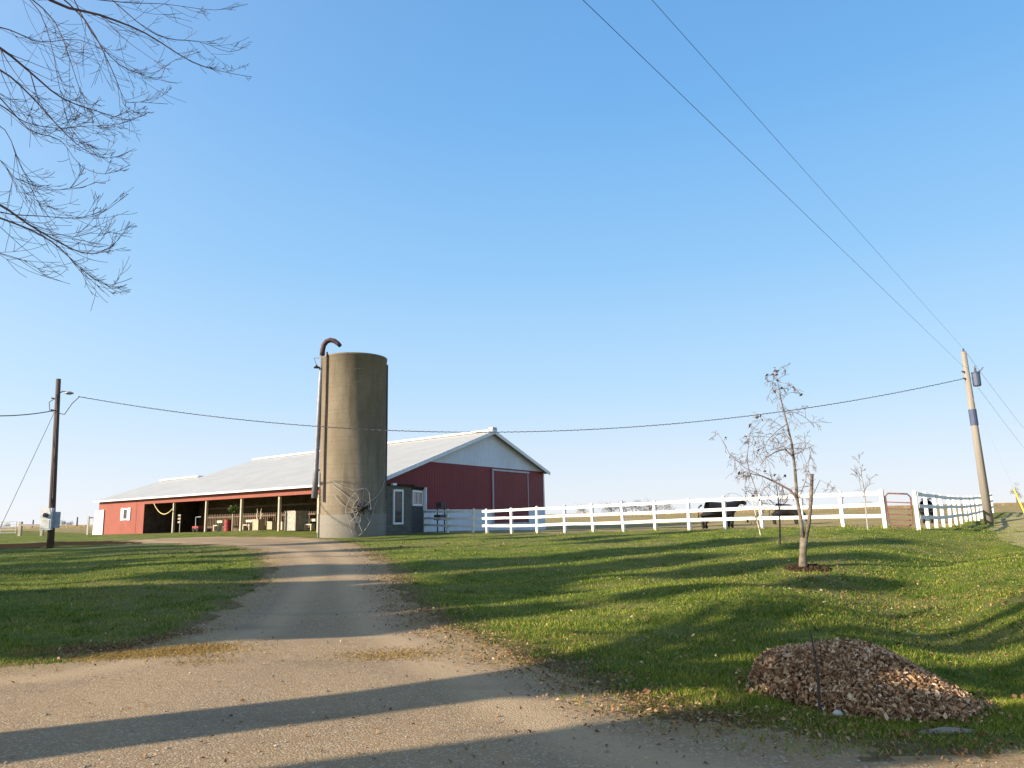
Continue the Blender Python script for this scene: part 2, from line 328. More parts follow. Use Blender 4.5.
# darker clumps and taller weeds in the lawn
K = 900; kx, ky = scatter(K, 7, 30); kk_ = ~inpoly(kx, ky, DP); kx = kx[kk_]; ky = ky[kk_]; K = len(kx); m_ = 34; N = K*m_; rr_ = np.repeat(rng.uniform(.03, .16, K), m_); x = np.repeat(kx, m_)+rng.normal(0, 1, N)*rr_; y = np.repeat(ky, m_)+rng.normal(0, 1, N)*rr_
z = H(x, y); hg = rng.uniform(.03, .075, N)*np.repeat(rng.uniform(.6, 1.3, K), m_); a = rng.uniform(0, math.tau, N); wd = .007*np.clip(y/10, .8, 1.6)
V = np.stack([np.stack([x-np.cos(a)*wd, y-np.sin(a)*wd, z-.005], -1), np.stack([x+np.cos(a)*wd, y+np.sin(a)*wd, z-.005], -1), np.stack([x+rng.normal(0, .035, N), y+rng.normal(0, .035, N), z+hg], -1)], 1)
np_mesh('weed_clumps', V.reshape(-1, 3), 3, np.arange(3*N), rnd_mat('weed_leaves', [(0, (.05, .09, .012)), (.6, (.10, .17, .02)), (1, (.22, .26, .05))], .7, .3), False, 'stuff', 'taller and darker clumps of grass and weeds in the lawn', 'weeds')
# fallen leaves
def leaves(N, x, y, z, size, tilt=.5):
    a = rng.uniform(0, math.tau, N); s = size*rng.uniform(.6, 1.3, N); t1 = rng.normal(0, tilt, N); t2 = rng.normal(0, tilt, N); fold = rng.uniform(.1, .6, N)
    ux = np.stack([np.cos(a)*np.cos(t1), np.sin(a)*np.cos(t1), np.sin(t1)], -1); vx = np.stack([-np.sin(a)*np.cos(t2), np.cos(a)*np.cos(t2), np.sin(t2)], -1); c = np.stack([x, y, z], -1)
    up_ = np.cross(ux, vx); s = s[:, None]; fold = fold[:, None]
    V = np.stack([c-ux*s, c+vx*s*.6+up_*s*fold, c+ux*s*1.1, c-vx*s*.6+up_*s*fold*.7], 1)
    q = np.tile(np.array([0, 1, 2, 0, 2, 3]), (N, 1))+np.arange(N)[:, None]*4
    return V.reshape(-1, 3), q.ravel()
LV = []; LI = []; base = 0
def addl(x, y, size, dz=.02):
    global base
    V, I = leaves(len(x), x, y, H(x, y)+dz, size); LV.append(V); LI.append(I+base); base += len(V)
x, y = scatter(3600, 6, 34, .8, 1); k = ~inpoly(x, y, DP); addl(x[k], y[k], .024, .045)
x, y = scatter(700, 5, 20, .8, 1); k = inpoly(x, y, DP); addl(x[k], y[k], .02, .008)
def along_edge(pts, N, sd_, size):
    P = np.array(poly_px(pts)); seg = rng.integers(0, len(P)-1, N); t = rng.random(N); q = P[seg]*(1-t[:, None])+P[seg+1]*t[:, None]+rng.normal(0, sd_, (N, 2)); addl(q[:, 0], q[:, 1], size, .02)
along_edge([(360,548),(390,572),(402,592)], 900, .4, .022); along_edge([(400,592),(415,612),(440,622),(500,650),(557,667)], 2200, .36, .020)
along_edge([(557,667),(604,690),(655,708),(713,722)], 1300, .34, .019); along_edge([(60,652),(130,648),(200,630)], 1200, .16, .018); along_edge([(713,715),(840,730),(1000,745)], 700, .3, .018)
along_edge([(770,590),(850,575),(930,585)], 500, 1.2, .03); along_edge([(880,640),(960,600),(1000,600)], 400, .9, .03)
M_leaf = rnd_mat('fallen_leaves', [(0, (.11, .055, .025)), (.45, (.24, .13, .055)), (.85, (.36, .22, .10)), (1, (.58, .44, .28))], .75, .15)
np_mesh('leaf_litter', np.concatenate(LV), 3, np.concatenate(LI), M_leaf, False, 'stuff', 'dry fallen leaves strewn over the grass and along the driveway edge', 'fallen leaves')
# dry weeds on the packed drive
WX = []
for (px, py, rx, ry, nw) in [(130,655,1.3,.28,5200), (60,650,1.0,.25,3000), (195,648,.7,.3,2000), (395,655,.8,.25,1500), (200,662,.5,.15,300)]:
    p = gp(px, py); WX.append(np.stack([p[0]+rng.normal(0, rx*.5, nw), p[1]+rng.normal(0, ry*.6, nw)+rng.normal(0, .1, nw)], -1))
WX = np.concatenate(WX); N = len(WX); a = rng.uniform(0, math.tau, N); z = H(WX[:, 0], WX[:, 1]); hg = rng.uniform(.006, .03, N); V = np.stack([np.stack([WX[:, 0]-np.cos(a)*.006, WX[:, 1]-np.sin(a)*.006, z], -1), np.stack([WX[:, 0]+np.cos(a)*.006, WX[:, 1]+np.sin(a)*.006, z], -1), np.stack([WX[:, 0]+rng.normal(0, .035, N), WX[:, 1]+rng.normal(0, .035, N), z+hg], -1)], 1)
np_mesh('dry_weeds', V.reshape(-1, 3), 3, np.arange(3*N), rnd_mat('straw', [(0, (.16, .10, .03)), (.6, (.38, .24, .07)), (1, (.50, .37, .13))], .9, .2), False, 'stuff', 'flattened straw coloured weeds on the edge of the gravel drive', 'dry weeds')
# loose stones
N = 4500; x, y = scatter(N, 4.6, 22, .8, 2); k = inpoly(x, y, DP); x = x[k]; y = y[k]; N = len(x); s = rng.lognormal(-5.15, .45, N).clip(.003, .03); z = H(x, y)+s*.2
oct_ = np.array([(1,0,0),(0,1,0),(-1,0,0),(0,-1,0),(0,0,.7),(0,0,-.7)]); V = np.stack([x, y, z], -1)[:, None]+oct_[None]*s[:, None, None]*rng.uniform(.6, 1.2, (N, 6, 1))
fi = np.array([0,1,4,1,2,4,2,3,4,3,0,4]); np_mesh('gravel_stones', V.reshape(-1, 3), 3, (fi[None]+np.arange(N)[:, None]*6).ravel(), rnd_mat('stone', [(0, (.2, .16, .12)), (.7, (.34, .27, .19)), (1, (.50, .43, .33))], .9), False, 'stuff', 'small loose stones on the gravel driveway', 'gravel stones')
# dry corn rows far off
N = 60000; a = rng.uniform(-.85, .9, N); r = rng.uniform(118, 330, N); x = r*np.sin(a); y = r*np.cos(a); k = (x > 5) | (rng.random(N) < .25); x = x[k]; y = y[k]; N = len(x); y = np.where(y < 114, 114+rng.random(N)*10, y)
z = H(x, y); hg = rng.uniform(.2, .45, N); wd = rng.uniform(.05, .14, N); V = np.stack([np.stack([x-wd, y, z], -1), np.stack([x+wd, y, z], -1), np.stack([x+rng.normal(0, .1, N), y, z+hg], -1)], 1)
np_mesh('corn_stubble', V.reshape(-1, 3), 3, np.arange(3*N), rnd_mat('dry_stalks', [(0, (.26, .18, .08)), (1, (.5, .38, .2))], .9, .2), False, 'stuff', 'pale dry corn stubble standing in the far field', 'stubble')

# ------------------------------------------------------------------ trees
def norm(v): v = np.array(v, float); return v/(np.linalg.norm(v)+1e-9)
M_bark = simple('grey_bark', (.16, .13, .11), .9, var=.35, scale=9, bump=.02)
M_twig = simple('twig_bark', (.12, .075, .07), .85, var=.2, scale=5)
M_pale = simple('pale_bark', (.40, .33, .25), .9, var=.3, scale=14, bump=.01)
M_bud = simple('leaf_buds', (.06, .03, .025), .8)
def grow(mb, p, d, L, r, lvl, maxl, keep=lambda p: True, nsub=(3, 5), upb=.12, wig=.25, seg=5, ratio=.62, tw=.003, rnd=random):
    pts = [np.array(p, float)]; d = norm(d); dd = [d]
    for i in range(seg):
        d = norm(d+np.array([rnd.gauss(0, wig), rnd.gauss(0, wig), rnd.gauss(0, wig)])/seg**.5*.8+np.array([0, 0, upb])/seg); pts.append(pts[-1]+d*L/seg); dd.append(d)
    rad = [max(tw, r*(1-.75*i/seg)) for i in range(seg+1)]
    last = -1
    while last < seg and keep(pts[last+1]): last += 1
    if last < 1: return
    mb.tube(pts[:last+1], rad[:last+1], 7 if r > .05 else (5 if r > .02 else 3), cap=False)
    if lvl >= maxl: return
    k = rnd.randint(*nsub)
    for j in range(k):
        t = rnd.uniform(.25, 1.0); i = min(seg, int(t*seg), last); side = norm(np.cross(dd[i], (rnd.gauss(0, 1), rnd.gauss(0, 1), rnd.gauss(0, 1)))); ang = rnd.uniform(.45, .95)
        grow(mb, pts[i], dd[i]*math.cos(ang)+side*math.sin(ang), L*ratio*rnd.uniform(.75, 1.2)*(1.1-.4*t), max(tw, rad[i]*.62), lvl+1, maxl, keep, nsub, upb, wig, seg, ratio, tw, rnd)
def outside(p):
    a, b = proj(p); return not (-12 < a < 1036 and -14 < b < 790)
def big_tree(x, y, ht, r, label, name='bare_tree', maxl=5, lean=(0, 0), seed=1, extra=None, group=None, fork=.36, nsub=(4, 5)):
    rnd = random.Random(seed); z = h(x, y); t = thing(name, (x, y, z), label, 'tree', group)
    tr = MB(); f = ht*fork; top = np.array([x+lean[0], y+lean[1], z+f]); tr.tube([(x, y, z-.2), (x+lean[0]*.1, y+lean[1]*.1, z+.25), (x+lean[0]*.5, y+lean[1]*.5, z+f*.5), top], [r*1.45, r*1.05, r*.92, r*.85], 16)
    tr.build('trunk', M_bark, t, smooth=True); cr = MB()
    for k in range(6):
        a = k*math.tau/6+rnd.uniform(-.4, .4); grow(cr, top-np.array([0, 0, rnd.uniform(0, f*.25)]), (math.cos(a)*.75, math.sin(a)*.75, rnd.uniform(.5, 1.2)), ht*.42, r*.5, 1, maxl, outside, nsub, .25, .35, 5, .66, .006, rnd)
    if extra: extra(cr)
    cr.build('crown', M_twig, t); return t
# maple on the left whose limbs reach into the frame
limb_px = [  # (pixel path, depth at start, depth at end, start radius)
 ([(-30,-60),(50,0),(100,15),(145,33),(192,62),(225,72),(252,77)], 6.2, 7.6, .035),
 ([(-10,-40),(60,-8),(120,2),(165,4),(215,10),(248,4)], 6.5, 8.0, .018),
 ([(40,-20),(85,20),(112,70),(125,100),(140,102),(168,104)], 6.4, 7.4, .016),
 ([(20,-10),(55,22),(75,75),(85,100),(110,118),(140,120)], 6.6, 7.2, .014),
 ([(-40,30),(0,48),(30,72),(62,98),(100,112),(132,120),(148,108)], 6.0, 7.3, .030),
 ([(-40,60),(0,70),(30,95),(60,128),(85,150),(110,158),(132,150)], 6.0, 7.0, .022),
 ([(-40,80),(5,108),(25,122),(55,128),(85,126),(120,124),(150,112)], 6.3, 7.2, .016),
 ([(-40,60),(2,100),(30,130),(60,140),(80,165),(105,174),(130,165)], 6.4, 7.0, .016),
 ([(-40,190),(0,205),(25,222),(55,240),(80,252),(100,252),(118,240),(130,222)], 5.8, 6.6, .026),
 ([(-40,205),(0,218),(35,232),(60,248),(80,268),(105,284),(118,283),(132,278)], 5.8, 6.5, .020),
 ([(-40,190),(0,212),(40,216),(75,218),(100,214),(125,196)], 6.0, 6.8, .014),
 ([(-30,110),(5,130),(20,165),(40,188),(70,188),(88,178)], 6.0, 6.5, .010),
 ([(-30,-30),(30,0),(50,40),(60,90),(72,130),(95,148),(115,150)], 6.6, 7.4, .013),
 ([(60,-30),(90,30),(120,65),(150,74),(175,60),(200,52)], 6.8, 7.8, .014),
 ([(-30,20),(10,30),(40,42),(80,40),(120,60),(155,80),(165,68)], 6.6, 7.6, .014),
 ([(80,-30),(135,20),(165,38),(200,42),(230,52),(250,44)], 7.0, 8.0, .013),
 ([(-30,245),(10,256),(28,262)], 5.9, 6.1, .006), ([(-30,150),(0,160),(15,178),(35,182)], 5.9, 6.2, .008)]
def limbs(cr):
    rnd = random.Random(5)
    for path, d0, d1, r in limb_px:
        P = [atY(q[0], q[1], d0+(d1-d0)*i/(len(path)-1)) for i, q in enumerate(path)]
        # smooth
        Q = []
        for i in range(len(P)-1):
            a = P[max(i-1, 0)]; b = P[i]; c_ = P[i+1]; d = P[min(i+2, len(P)-1)]
            for s in (0, .33, .66): Q.append(.5*((2*b)+(c_-a)*s+(2*a-5*b+4*c_-d)*s*s+(-a+3*b-3*c_+d)*s**3))
        Q.append(P[-1]); m = len(Q); rad = [max(.0026, r*(1-i/(m-1))**1.2*.5) for i in range(m)]
        start = Q[0]; root = np.array([-11.9, 3.0, 4.7+.6*rnd.random()]); cr.tube([root, (root+start)/2+np.array([0, 0, .5]), start], [r*1.9, r*1.3, rad[0]], 6, cap=False)
        cr.tube(Q, rad, 6, cap=False)
        for k in range(int(2+m*.55)):
            i = rnd.randint(2, m-2); dr = norm(Q[min(i+2, m-1)]-Q[i]); sd_ = norm(np.array([rnd.gauss(0, 1), rnd.gauss(0, 1), rnd.gauss(0, .8)])); dr = norm(dr*.85+sd_*.55+np.array([0, 0, -.18]))
            grow(cr, Q[i], dr, rnd.uniform(.35, .9)*(1.15-i/m), max(.0026, rad[i]*.45), 2, rnd.choice((3, 3, 4)), lambda p: True, (2, 3), .5, .16, 6, .5, .0021, rnd)
SD = np.array([.926, .378]); SP = np.array([-.378, .926])
def ac(a, c): return tuple(SD*a+SP*c)
maple = big_tree(*ac(-10, 6.45), 11.5, .52, 'large bare tree at the left, its drooping twigs hanging into the view', 'bare_maple_tree', 4, (-.25, .6), 3, limbs, fork=.44, nsub=(3, 5))
big_tree(*ac(-13, 5.1), 14, .74, 'large bare tree standing farther left and behind the viewer', 'bare_tree', 4, (.12, -.30), 8, fork=.45, nsub=(2, 3))
for i, (x, y, ht, r, sd_) in enumerate([(*ac(-24, 34), 13, .26, 21), (*ac(-26, 24.5), 13, .28, 22), (*ac(-24, 39), 13, .26, 24), (*ac(-30, 29), 14, .28, 25)]):
    big_tree(x, y, ht, r, ['bare tree off to the left, third beyond the evergreens', 'bare tree off to the left beyond the evergreens', 'bare tree off to the left, fourth beyond the evergreens', 'thick bare tree off to the left, second beyond the evergreens'][i], 'bare_tree', 4, (0, 0), sd_, group='bare trees left of the lawn', nsub=(3, 4))
M_need = rnd_mat('spruce_needles', [(0, (.02, .04, .015)), (1, (.05, .08, .03))], .9)
def spruce(x, y, ht, rad, label, seed, n=5200):  # evergreens out of view, added and shaped to cast broad shade on drive and lawn
    g = np.random.default_rng(seed); z = h(x, y); t = thing('unseen_evergreen_tree', (x, y, z), label, 'tree', 'unseen shade-casting evergreens left of the lawn')
    MB().tube([(x, y, z-.1), (x, y, z+ht)], [.22, .02], 10).build('trunk', M_bark, t)
    u = g.random(n); zz = .2+u*(ht-.2); a = g.uniform(0, math.tau, n); rr = rad*(1-u**2.6)**.8*(.35+.65*g.random(n)**.5)*(1+.12*np.sin(a*3+u*9)); s = .38*(1.15-.5*u)
    c = np.stack([rr*np.cos(a), rr*np.sin(a), zz-rr*.1], -1); o = np.stack([np.cos(a), np.sin(a), -.25*np.ones(n)], -1); sdv = np.stack([-np.sin(a), np.cos(a), g.normal(0, .5, n)], -1)
    V = np.stack([c-o*s[:, None], c+sdv*s[:, None]*.8, c+o*s[:, None], c-sdv*s[:, None]*.8], 1)
    np_mesh('crown', V.reshape(-1, 3), 4, np.arange(4*n), M_need, parent=t)
spruce(*ac(-17, 13.6), 8.6, 2.2, 'unseen dark evergreen off to the left nearest the driveway', 1, 9000)
spruce(*ac(-16, 15.4), 9.0, 2.5, 'unseen dark evergreen off to the left, second from the driveway', 2, 11000)
spruce(*ac(-19, 17.4), 8.2, 2.2, 'unseen dark evergreen off to the left, third from the driveway', 3, 11000)
spruce(*ac(-29, 39.5), 10.6, 2.4, 'unseen dark evergreen far off to the left beyond the pole', 5, 9000); spruce(*ac(-30, 43.5), 10.2, 2.5, 'unseen dark evergreen far off to the left beside the field', 4, 9000)
def pine(a_, c_, ht, rad, label, seed, n=2600):  # pines out of view, added so their gappy crowns streak the lawn with shadow
    g = np.random.default_rng(seed); x, y = ac(a_, c_); z = h(x, y); t = thing('unseen_pine_tree', (x, y, z), label, 'tree', 'unseen shade-casting pines far left')
    MB().tube([(x, y, z-.1), (x, y, z+ht)], [.28, .03], 8).build('trunk', M_bark, t)
    lay = np.sort(g.uniform(.22, 1, 11)); k = g.integers(0, 11, n); u = np.clip(lay[k]+g.normal(0, .012, n), .1, 1); az_ = g.uniform(0, math.tau, 11)[k]+g.normal(0, 1.5, n)
    rr = rad*(1.1-u)*np.sqrt(g.random(n))*1.6; s = .40; c = np.stack([rr*np.cos(az_), rr*np.sin(az_), u*ht+rr*.1], -1); o = g.normal(0, .6, (n, 3)); p2 = g.normal(0, .6, (n, 3))
    V = np.stack([c-o*s, c+p2*s, c+o*s, c-p2*s], 1); np_mesh('crown', V.reshape(-1, 3), 4, np.arange(4*n), M_need, parent=t)
for i, (a_, c_, ht, rad) in enumerate([(-30, 14.5, 16.5, 1.6), (-31, 17.2, 18.5, 1.7), (-29, 20, 17.5, 1.7), (-33, 24, 17.5, 1.1), (-31, 26.6, 19, 1.3), (-35, 30.5, 18.5, 1.2), (-34, 34.5, 19.5, 1.3), (-38, 38, 18.5, 1.2), (-22, 11.8, 12.5, .5)]):
    pine(a_, c_, ht, rad, 'unseen pine added for shadow streaks far off to the left, '+['nearest in the row but one', 'third in the row', 'fourth in the row', 'fifth and thin', 'sixth and tall', 'seventh in the row', 'eighth and tallest', 'last in the row', 'short slim one in front'][i], 60+i, 1600 if rad < 1.4 else 2600)

# ------------------------------------------------------------------ small ornamental tree on the lawn
M_trunk = simple('tan_trunk_bark', (.16, .13, .095), .9, var=.6, scale=9, bump=.03)  # one tan-brown bark for trunk and stems
b0 = gp(803, 569); YT = b0[1]; t = thing('young_lawn_tree', b0, 'small nearly leafless lawn tree with a forked trunk and one sawn-off stem', 'tree')
def path(px, dys): return [atY(q[0], q[1], YT+dys[i] if hasattr(dys, '__len__') else YT+dys) for i, q in enumerate(px)]
tr = MB(); tr.tube(path([(804,573),(803,566),(803,552),(804,538)], 0), [.125, .095, .078, .088], 10); tr.build('trunk', M_trunk, t, smooth=True)
cr = MB(); cr.tube(path([(803,542),(801,520),(797,498),(795,470),(792,445),(786,420),(781,400),(779,386)], [0,0,.05,.1,.1,.1,.1,.1]), [.055,.042,.038,.034,.028,.021,.015,.007], 8)
cr.tube(path([(805,541),(809,522),(811,500),(812,474)], [0,0,-.1,-.1]), [.055,.048,.042,.04], 8)
cr.build('stems', M_trunk, t, smooth=True); cr = MB(); rnd = random.Random(3)
mains = [([(798,500),(790,490),(775,482),(762,476),(748,473)], .034, .25), ([(794,458),(785,449),(775,452),(766,458),(760,466)], .020, -.15), ([(750,474),(747,460),(749,440),(752,425)], .012, .3), ([(762,476),(745,468),(730,455),(722,440),(716,430)], .010, .4), ([(787,424),(778,430),(768,440),(760,455)], .012, .1),
         ([(782,412),(795,412),(806,418),(815,428)], .009, -.2), ([(750,473),(756,490),(760,510),(763,528)], .009, .1), ([(748,472),(745,485),(748,500)], .008, .5), ([(798,500),(806,480),(806,465),(812,455)], .010, -.3), ([(811,500),(820,480),(830,485),(836,495)], .008, -.3),
         ([(779,388),(776,375),(775,368)], .006, 0), ([(780,400),(773,390),(772,380)], .005, .1), ([(781,402),(788,392),(789,382)], .005, -.1), ([(794,455),(803,450),(810,440)], .008, -.2), ([(790,440),(780,425),(770,418),(760,430)], .008, .3)]
for pth, r, dy in mains:
    P = path(pth, [dy*i/len(pth) for i in range(len(pth))]); m = len(P); cr.tube(P, [max(.004, r*(1-.7*i/(m-1))) for i in range(m)], 6, cap=False)
    for k in range(9 if r > .009 else 6):
        i = rnd.randint(0, m-2); s = rnd.random(); p = P[i]*(1-s)+P[i+1]*s
        grow(cr, p, (rnd.gauss(-.1, .7), rnd.gauss(0, .6), rnd.gauss(.1, .7)), rnd.uniform(.22, .5), .006, 2, 4, lambda p: True, (2, 3), -.5, .45, 5, .62, .0038, rnd)
for k in range(44):   # fine drooping twigs of the left half
    p = atY(rnd.uniform(742, 800), rnd.uniform(425, 500), YT+rnd.uniform(-.5, .5)); grow(cr, p, (rnd.gauss(-.15, .6), rnd.gauss(0, .6), rnd.gauss(.0, .6)), rnd.uniform(.25, .5), .005, 3, 4, lambda p: True, (2, 3), -.7, .4, 5, .6, .0034, rnd)
crown = cr.build('crown', simple('brown_twigs', (.16, .11, .085), .9), t)
CV = np.array(cr.v); rel = CV-CAM; kk = rel@fw; CPX = np.stack([512+F*(rel@rt)/kk, 384-F*(rel@up)/kk], -1); CVI = np.arange(len(CV))
lf = []
for (px, py, n_l, s) in [(775,368,5,3), (772,380,5,4), (778,383,8,5), (787,380,8,5), (790,386,4,3), (762,412,7,4), (745,410,4,3), (724,430,4,3), (729,421,4,3), (731,434,3,3), (804,396,2,2), (830,469,4,2), (714,461,2,2), (735,478,3,3), (817,430,2,2), (744,428,3,4), (757,500,8,12), (752,460,10,14), (780,478,8,14), (770,495,8,12)]:
    near_ = CVI[np.hypot(CPX[CVI, 0]-px, CPX[CVI, 1]-py) < s*2.2]
    for k in range(n_l if len(near_) else 0): lf.append(CV[near_[rnd.randrange(len(near_))]])
lf = np.array(lf); V, I = leaves(len(lf), lf[:, 0], lf[:, 1], lf[:, 2], .045, .9)
np_mesh('leaves', V-np.array(b0), 3, I, rnd_mat('withered_leaves', [(0, (.05, .03, .02)), (1, (.14, .08, .045))], .8), kind='stuff', parent=t)
mb = MB(); c0 = gp(808, 569)
for k in range(260):
    a = rnd.uniform(0, math.tau); rr = .46*rnd.random()**.5; x = c0[0]+rr*math.cos(a); y = c0[1]+rr*math.sin(a); s = rnd.uniform(.03, .07); z = h(x, y)+.05*(1-rr/.46)
    mb.box((x, y, z+.015), (s*1.6, s, s*.7), (rnd.gauss(0, 1), rnd.gauss(0, 1), .2))
tag(mb.build('mulch_ring', M_dark), 'dark ring of mulch round the foot of the small lawn tree', 'mulch')
def sapling(px, py, topx, topy, label, seed, mat, r=.022, nb=9, lbr=.6):
    b = gp(px, py); rnd = random.Random(seed); t = thing('sapling', b, label, 'sapling', 'saplings near the white fence'); Y = b[1]; T = atY(topx, topy, Y)
    MB().tube([b-np.array([0, 0, .05]), b*.5+T*.5+np.array([.05, 0, 0]), T], [r, r*.7, .006], 7).build('trunk', mat, t)
    c = MB()
    for k in range(nb):
        s = rnd.uniform(.35, .95); p = b*(1-s)+T*s; a = rnd.uniform(0, math.tau); grow(c, p, (math.cos(a)*.6, math.sin(a)*.6, .9), lbr*(1.3-s), .009, 2, 4, lambda p: True, (2, 3), .2, .3, 5, .6, .005, rnd)
    c.build('crown', M_twig, t)
sapling(780, 545, 776, 480, 'dark thin sapling behind the small lawn tree in front of the fence', 4, M_twig, .03, 9, .9)
sapling(868, 530, 858, 455, 'slender sapling with a white lower stem just left of the gate', 5, simple('white_guard', (.30, .29, .27)), .03, 8, .8)
p = gp(761, 535); q = atY(752, 498, p[1]); tag(MB().tube([p-np.array([0,0,.1]), q], [.025, .02], 8).build('garden_stake', simple('stake_wood', (.5, .45, .38))), 'slanting pale wooden stake left of the dark sapling', 'stake')

# ------------------------------------------------------------------ leaf pile
pc = gp(862, 690); t = thing('leaf_pile', (pc[0], pc[1], h(pc[0], pc[1])), 'low oblong heap of dry brown leaves in the hollow of the lawn', 'leaf pile')
e1 = gp(752, 674); e2 = gp(966, 722); AX = norm((e2-e1)[:2].tolist()+[0]); half = np.linalg.norm((e2-e1)[:2])/2*.90; AYv = np.array([-AX[1], AX[0], 0]); cc = (e1+e2)/2; cc = gp(856, 696); hw = .76
def pile_h(u_, v_): 
    r2 = (u_/half)**2+(v_/hw)**2; return np.clip(1-r2, 0, 1)**.6*(.37+.03*np.sin(u_*4+1)+.03*np.sin(v_*6+u_*2))*(1-.62*u_/half)
g = 60; U, Vv = np.meshgrid(np.linspace(-half, half, g), np.linspace(-hw, hw, 40)); X = cc[0]+AX[0]*U+AYv[0]*Vv; Y_ = cc[1]+AX[1]*U+AYv[1]*Vv; Z = H(X, Y_)+pile_h(U, Vv)-.03
i2 = np.arange(g*40).reshape(40, g); q = np.stack([i2[:-1, :-1], i2[:-1, 1:], i2[1:, 1:], i2[1:, :-1]], -1).reshape(-1)
o_ = np.array(ORG[t.name]); np_mesh('mound', np.stack([X, Y_, Z], -1).reshape(-1, 3)-o_, 4, q, simple('leaf_mould', (.09, .055, .035), .95, var=.5, scale=12, bump=.05), True, parent=t)
N = 30000; a = rng.uniform(0, math.tau, N); rr = np.sqrt(rng.random(N))*1.01*np.where(rng.random(N) < .07, 1+np.abs(rng.normal(0, .13, N)), 1); U = half*rr*np.cos(a); Vv = hw*rr*np.sin(a); X = cc[0]+AX[0]*U+AYv[0]*Vv; Y_ = cc[1]+AX[1]*U+AYv[1]*Vv
V, I = leaves(N, X, Y_, H(X, Y_)+pile_h(U, Vv)+rng.uniform(-.015, .04, N)+.02*(rr > 1), .0195*rng.choice([.6, 1, 1.5], N), .85)
np_mesh('leaves', V-o_, 3, I, rnd_mat('pile_leaves', [(0, (.11, .055, .028)), (.35, (.34, .19, .095)), (.75, (.58, .38, .21)), (1, (.78, .61, .41))], .7, .12), kind='stuff', parent=t)
p = gp(820, 714); q = atY(811, 634, p[1]); M_stick = simple('dark_stick', (.06, .045, .04), .8)
tag(MB().tube([p, p*.5+q*.5+np.array([.02, 0, 0]), q], [.013, .010, .006], 6).build('thin_stick', M_stick), 'thin upright stick poking out of the leaf pile', 'stick')
p = gp(838, 716); mb = MB(); mb.lathe(p, [(.01, -.02), (.04, 0), (.042, .02), (.022, .04), (.004, .045)], 7); tag(mb.build('white_stone', simple('white_rock', (.5, .47, .40))), 'small white stone at the front foot of the leaf pile', 'stone')
a_, b_ = gp(918, 733), gp(975, 731); mb = MB(); mb.tube([a_-np.array([0,0,.02]), (a_+b_)/2-np.array([0, 0, .02]), b_-np.array([0,0,.02])], [.03, .055, .03], 10); tag(mb.build('concrete_slab', simple('old_concrete', (.25, .21, .17), .9, bump=.02)), 'half-buried strip of pale concrete below the leaf pile', 'concrete slab')
for (px, py, s, lb) in [(790,492+100,.02,None)]: pass

# ------------------------------------------------------------------ barn
WH = simple('white_trim', (.72, .72, .72), .5, var=.06); M_glass = simple('dark_glass', (.03, .035, .04), .15, var=.3); M_black = simple('black_recess', (.015, .013, .012), .9)
Aw = atz(422, 461, 5.4); Bw = atz(543.5, 471.8, 5.4); ug = norm(Bw-Aw); SL = .306; TA = 4.6; HL = 5.4-TA*SL; C0 = Aw-ug*TA; C0[2] = 0
ef = np.array([math.cos(R(139.5)), math.sin(R(139.5)), 0]); TW = TA+np.linalg.norm(Bw-Aw); TR = TA+np.linalg.norm(Bw-Aw)/2; HR = HL+TR*SL
S1 = 34.4; S2 = 43.0; T2 = 6.9; TB2 = 13.8; nf = np.array([ug[1], -ug[0], 0]); 
n_front = np.array([-ef[1], ef[0], 0])
if n_front[1] > 0: n_front = -n_front
def BP(s, t_, z): return C0+ef*s+ug*t_+np.array([0, 0, z])
def roofz(t_): return HL+SL*t_ if t_ <= TR else HR-SL*(t_-TR)
barn = thing('barn', BP(20, 8, h(*BP(20, 8, 0)[:2])), 'long red barn with a pale metal roof, open-fronted shed side and white gable top', 'barn')
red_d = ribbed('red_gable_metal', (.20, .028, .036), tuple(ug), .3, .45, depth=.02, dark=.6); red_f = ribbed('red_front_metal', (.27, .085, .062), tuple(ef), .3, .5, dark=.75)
whg = ribbed('white_gable_metal', (.60, .64, .70), tuple(ug), .3, .45, dark=.85); M_roof = ribbed('roof_metal', (.40, .385, .345), tuple(ef), .6, .4, var=.10, dark=.78)
inn = -ef*0; th = ef*.12
G0 = .3; ZW = 2.15
def gpoly(pts, name, m, off=0, thick=.12, parent=barn): 
    mb = MB(); mb.extr([BP(-off, a, z) for a, z in pts], ef*thick); return mb.build(name, m, parent)
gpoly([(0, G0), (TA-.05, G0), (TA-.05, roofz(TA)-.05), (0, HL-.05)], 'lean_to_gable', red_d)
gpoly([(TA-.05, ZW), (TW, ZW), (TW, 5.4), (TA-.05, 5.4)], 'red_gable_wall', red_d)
gpoly([(TA-.05, G0), (TW, G0), (TW, ZW), (TA-.05, ZW)], 'white_wainscot', ribbed('white_low_metal', (.62, .66, .72), tuple(ug), .3, .5, dark=.85))
gpoly([(TA, 5.4), (TW, 5.4), (TR, HR-.08)], 'white_gable_top', whg)
def tpx(px):
    return atdir(px, BP(0, 0, 0), ug)
t1, t2 = tpx(493.5), tpx(527.8)
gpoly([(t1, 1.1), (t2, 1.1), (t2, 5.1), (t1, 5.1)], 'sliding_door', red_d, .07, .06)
for (q, w_) in ((t1-.08, .14), (t2+.06, .10)): gpoly([(q-w_/2, 1.0), (q+w_/2, 1.0), (q+w_/2, 5.12), (q-w_/2, 5.12)], 'door_trim', simple('grey_trim', (.42, .42, .43)), .1, .1)
gpoly([(t1-.2, 5.13), (t2+.3, 5.13), (t2+.3, 5.27), (t1-.2, 5.27)], 'door_track', simple('grey_track', (.42, .42, .43)), .12, .12); gpoly([(TW-.15, G0), (TW+.05, G0), (TW+.05, 5.3), (TW-.15, 5.3)], 'corner_trim', WH, .03, .1)
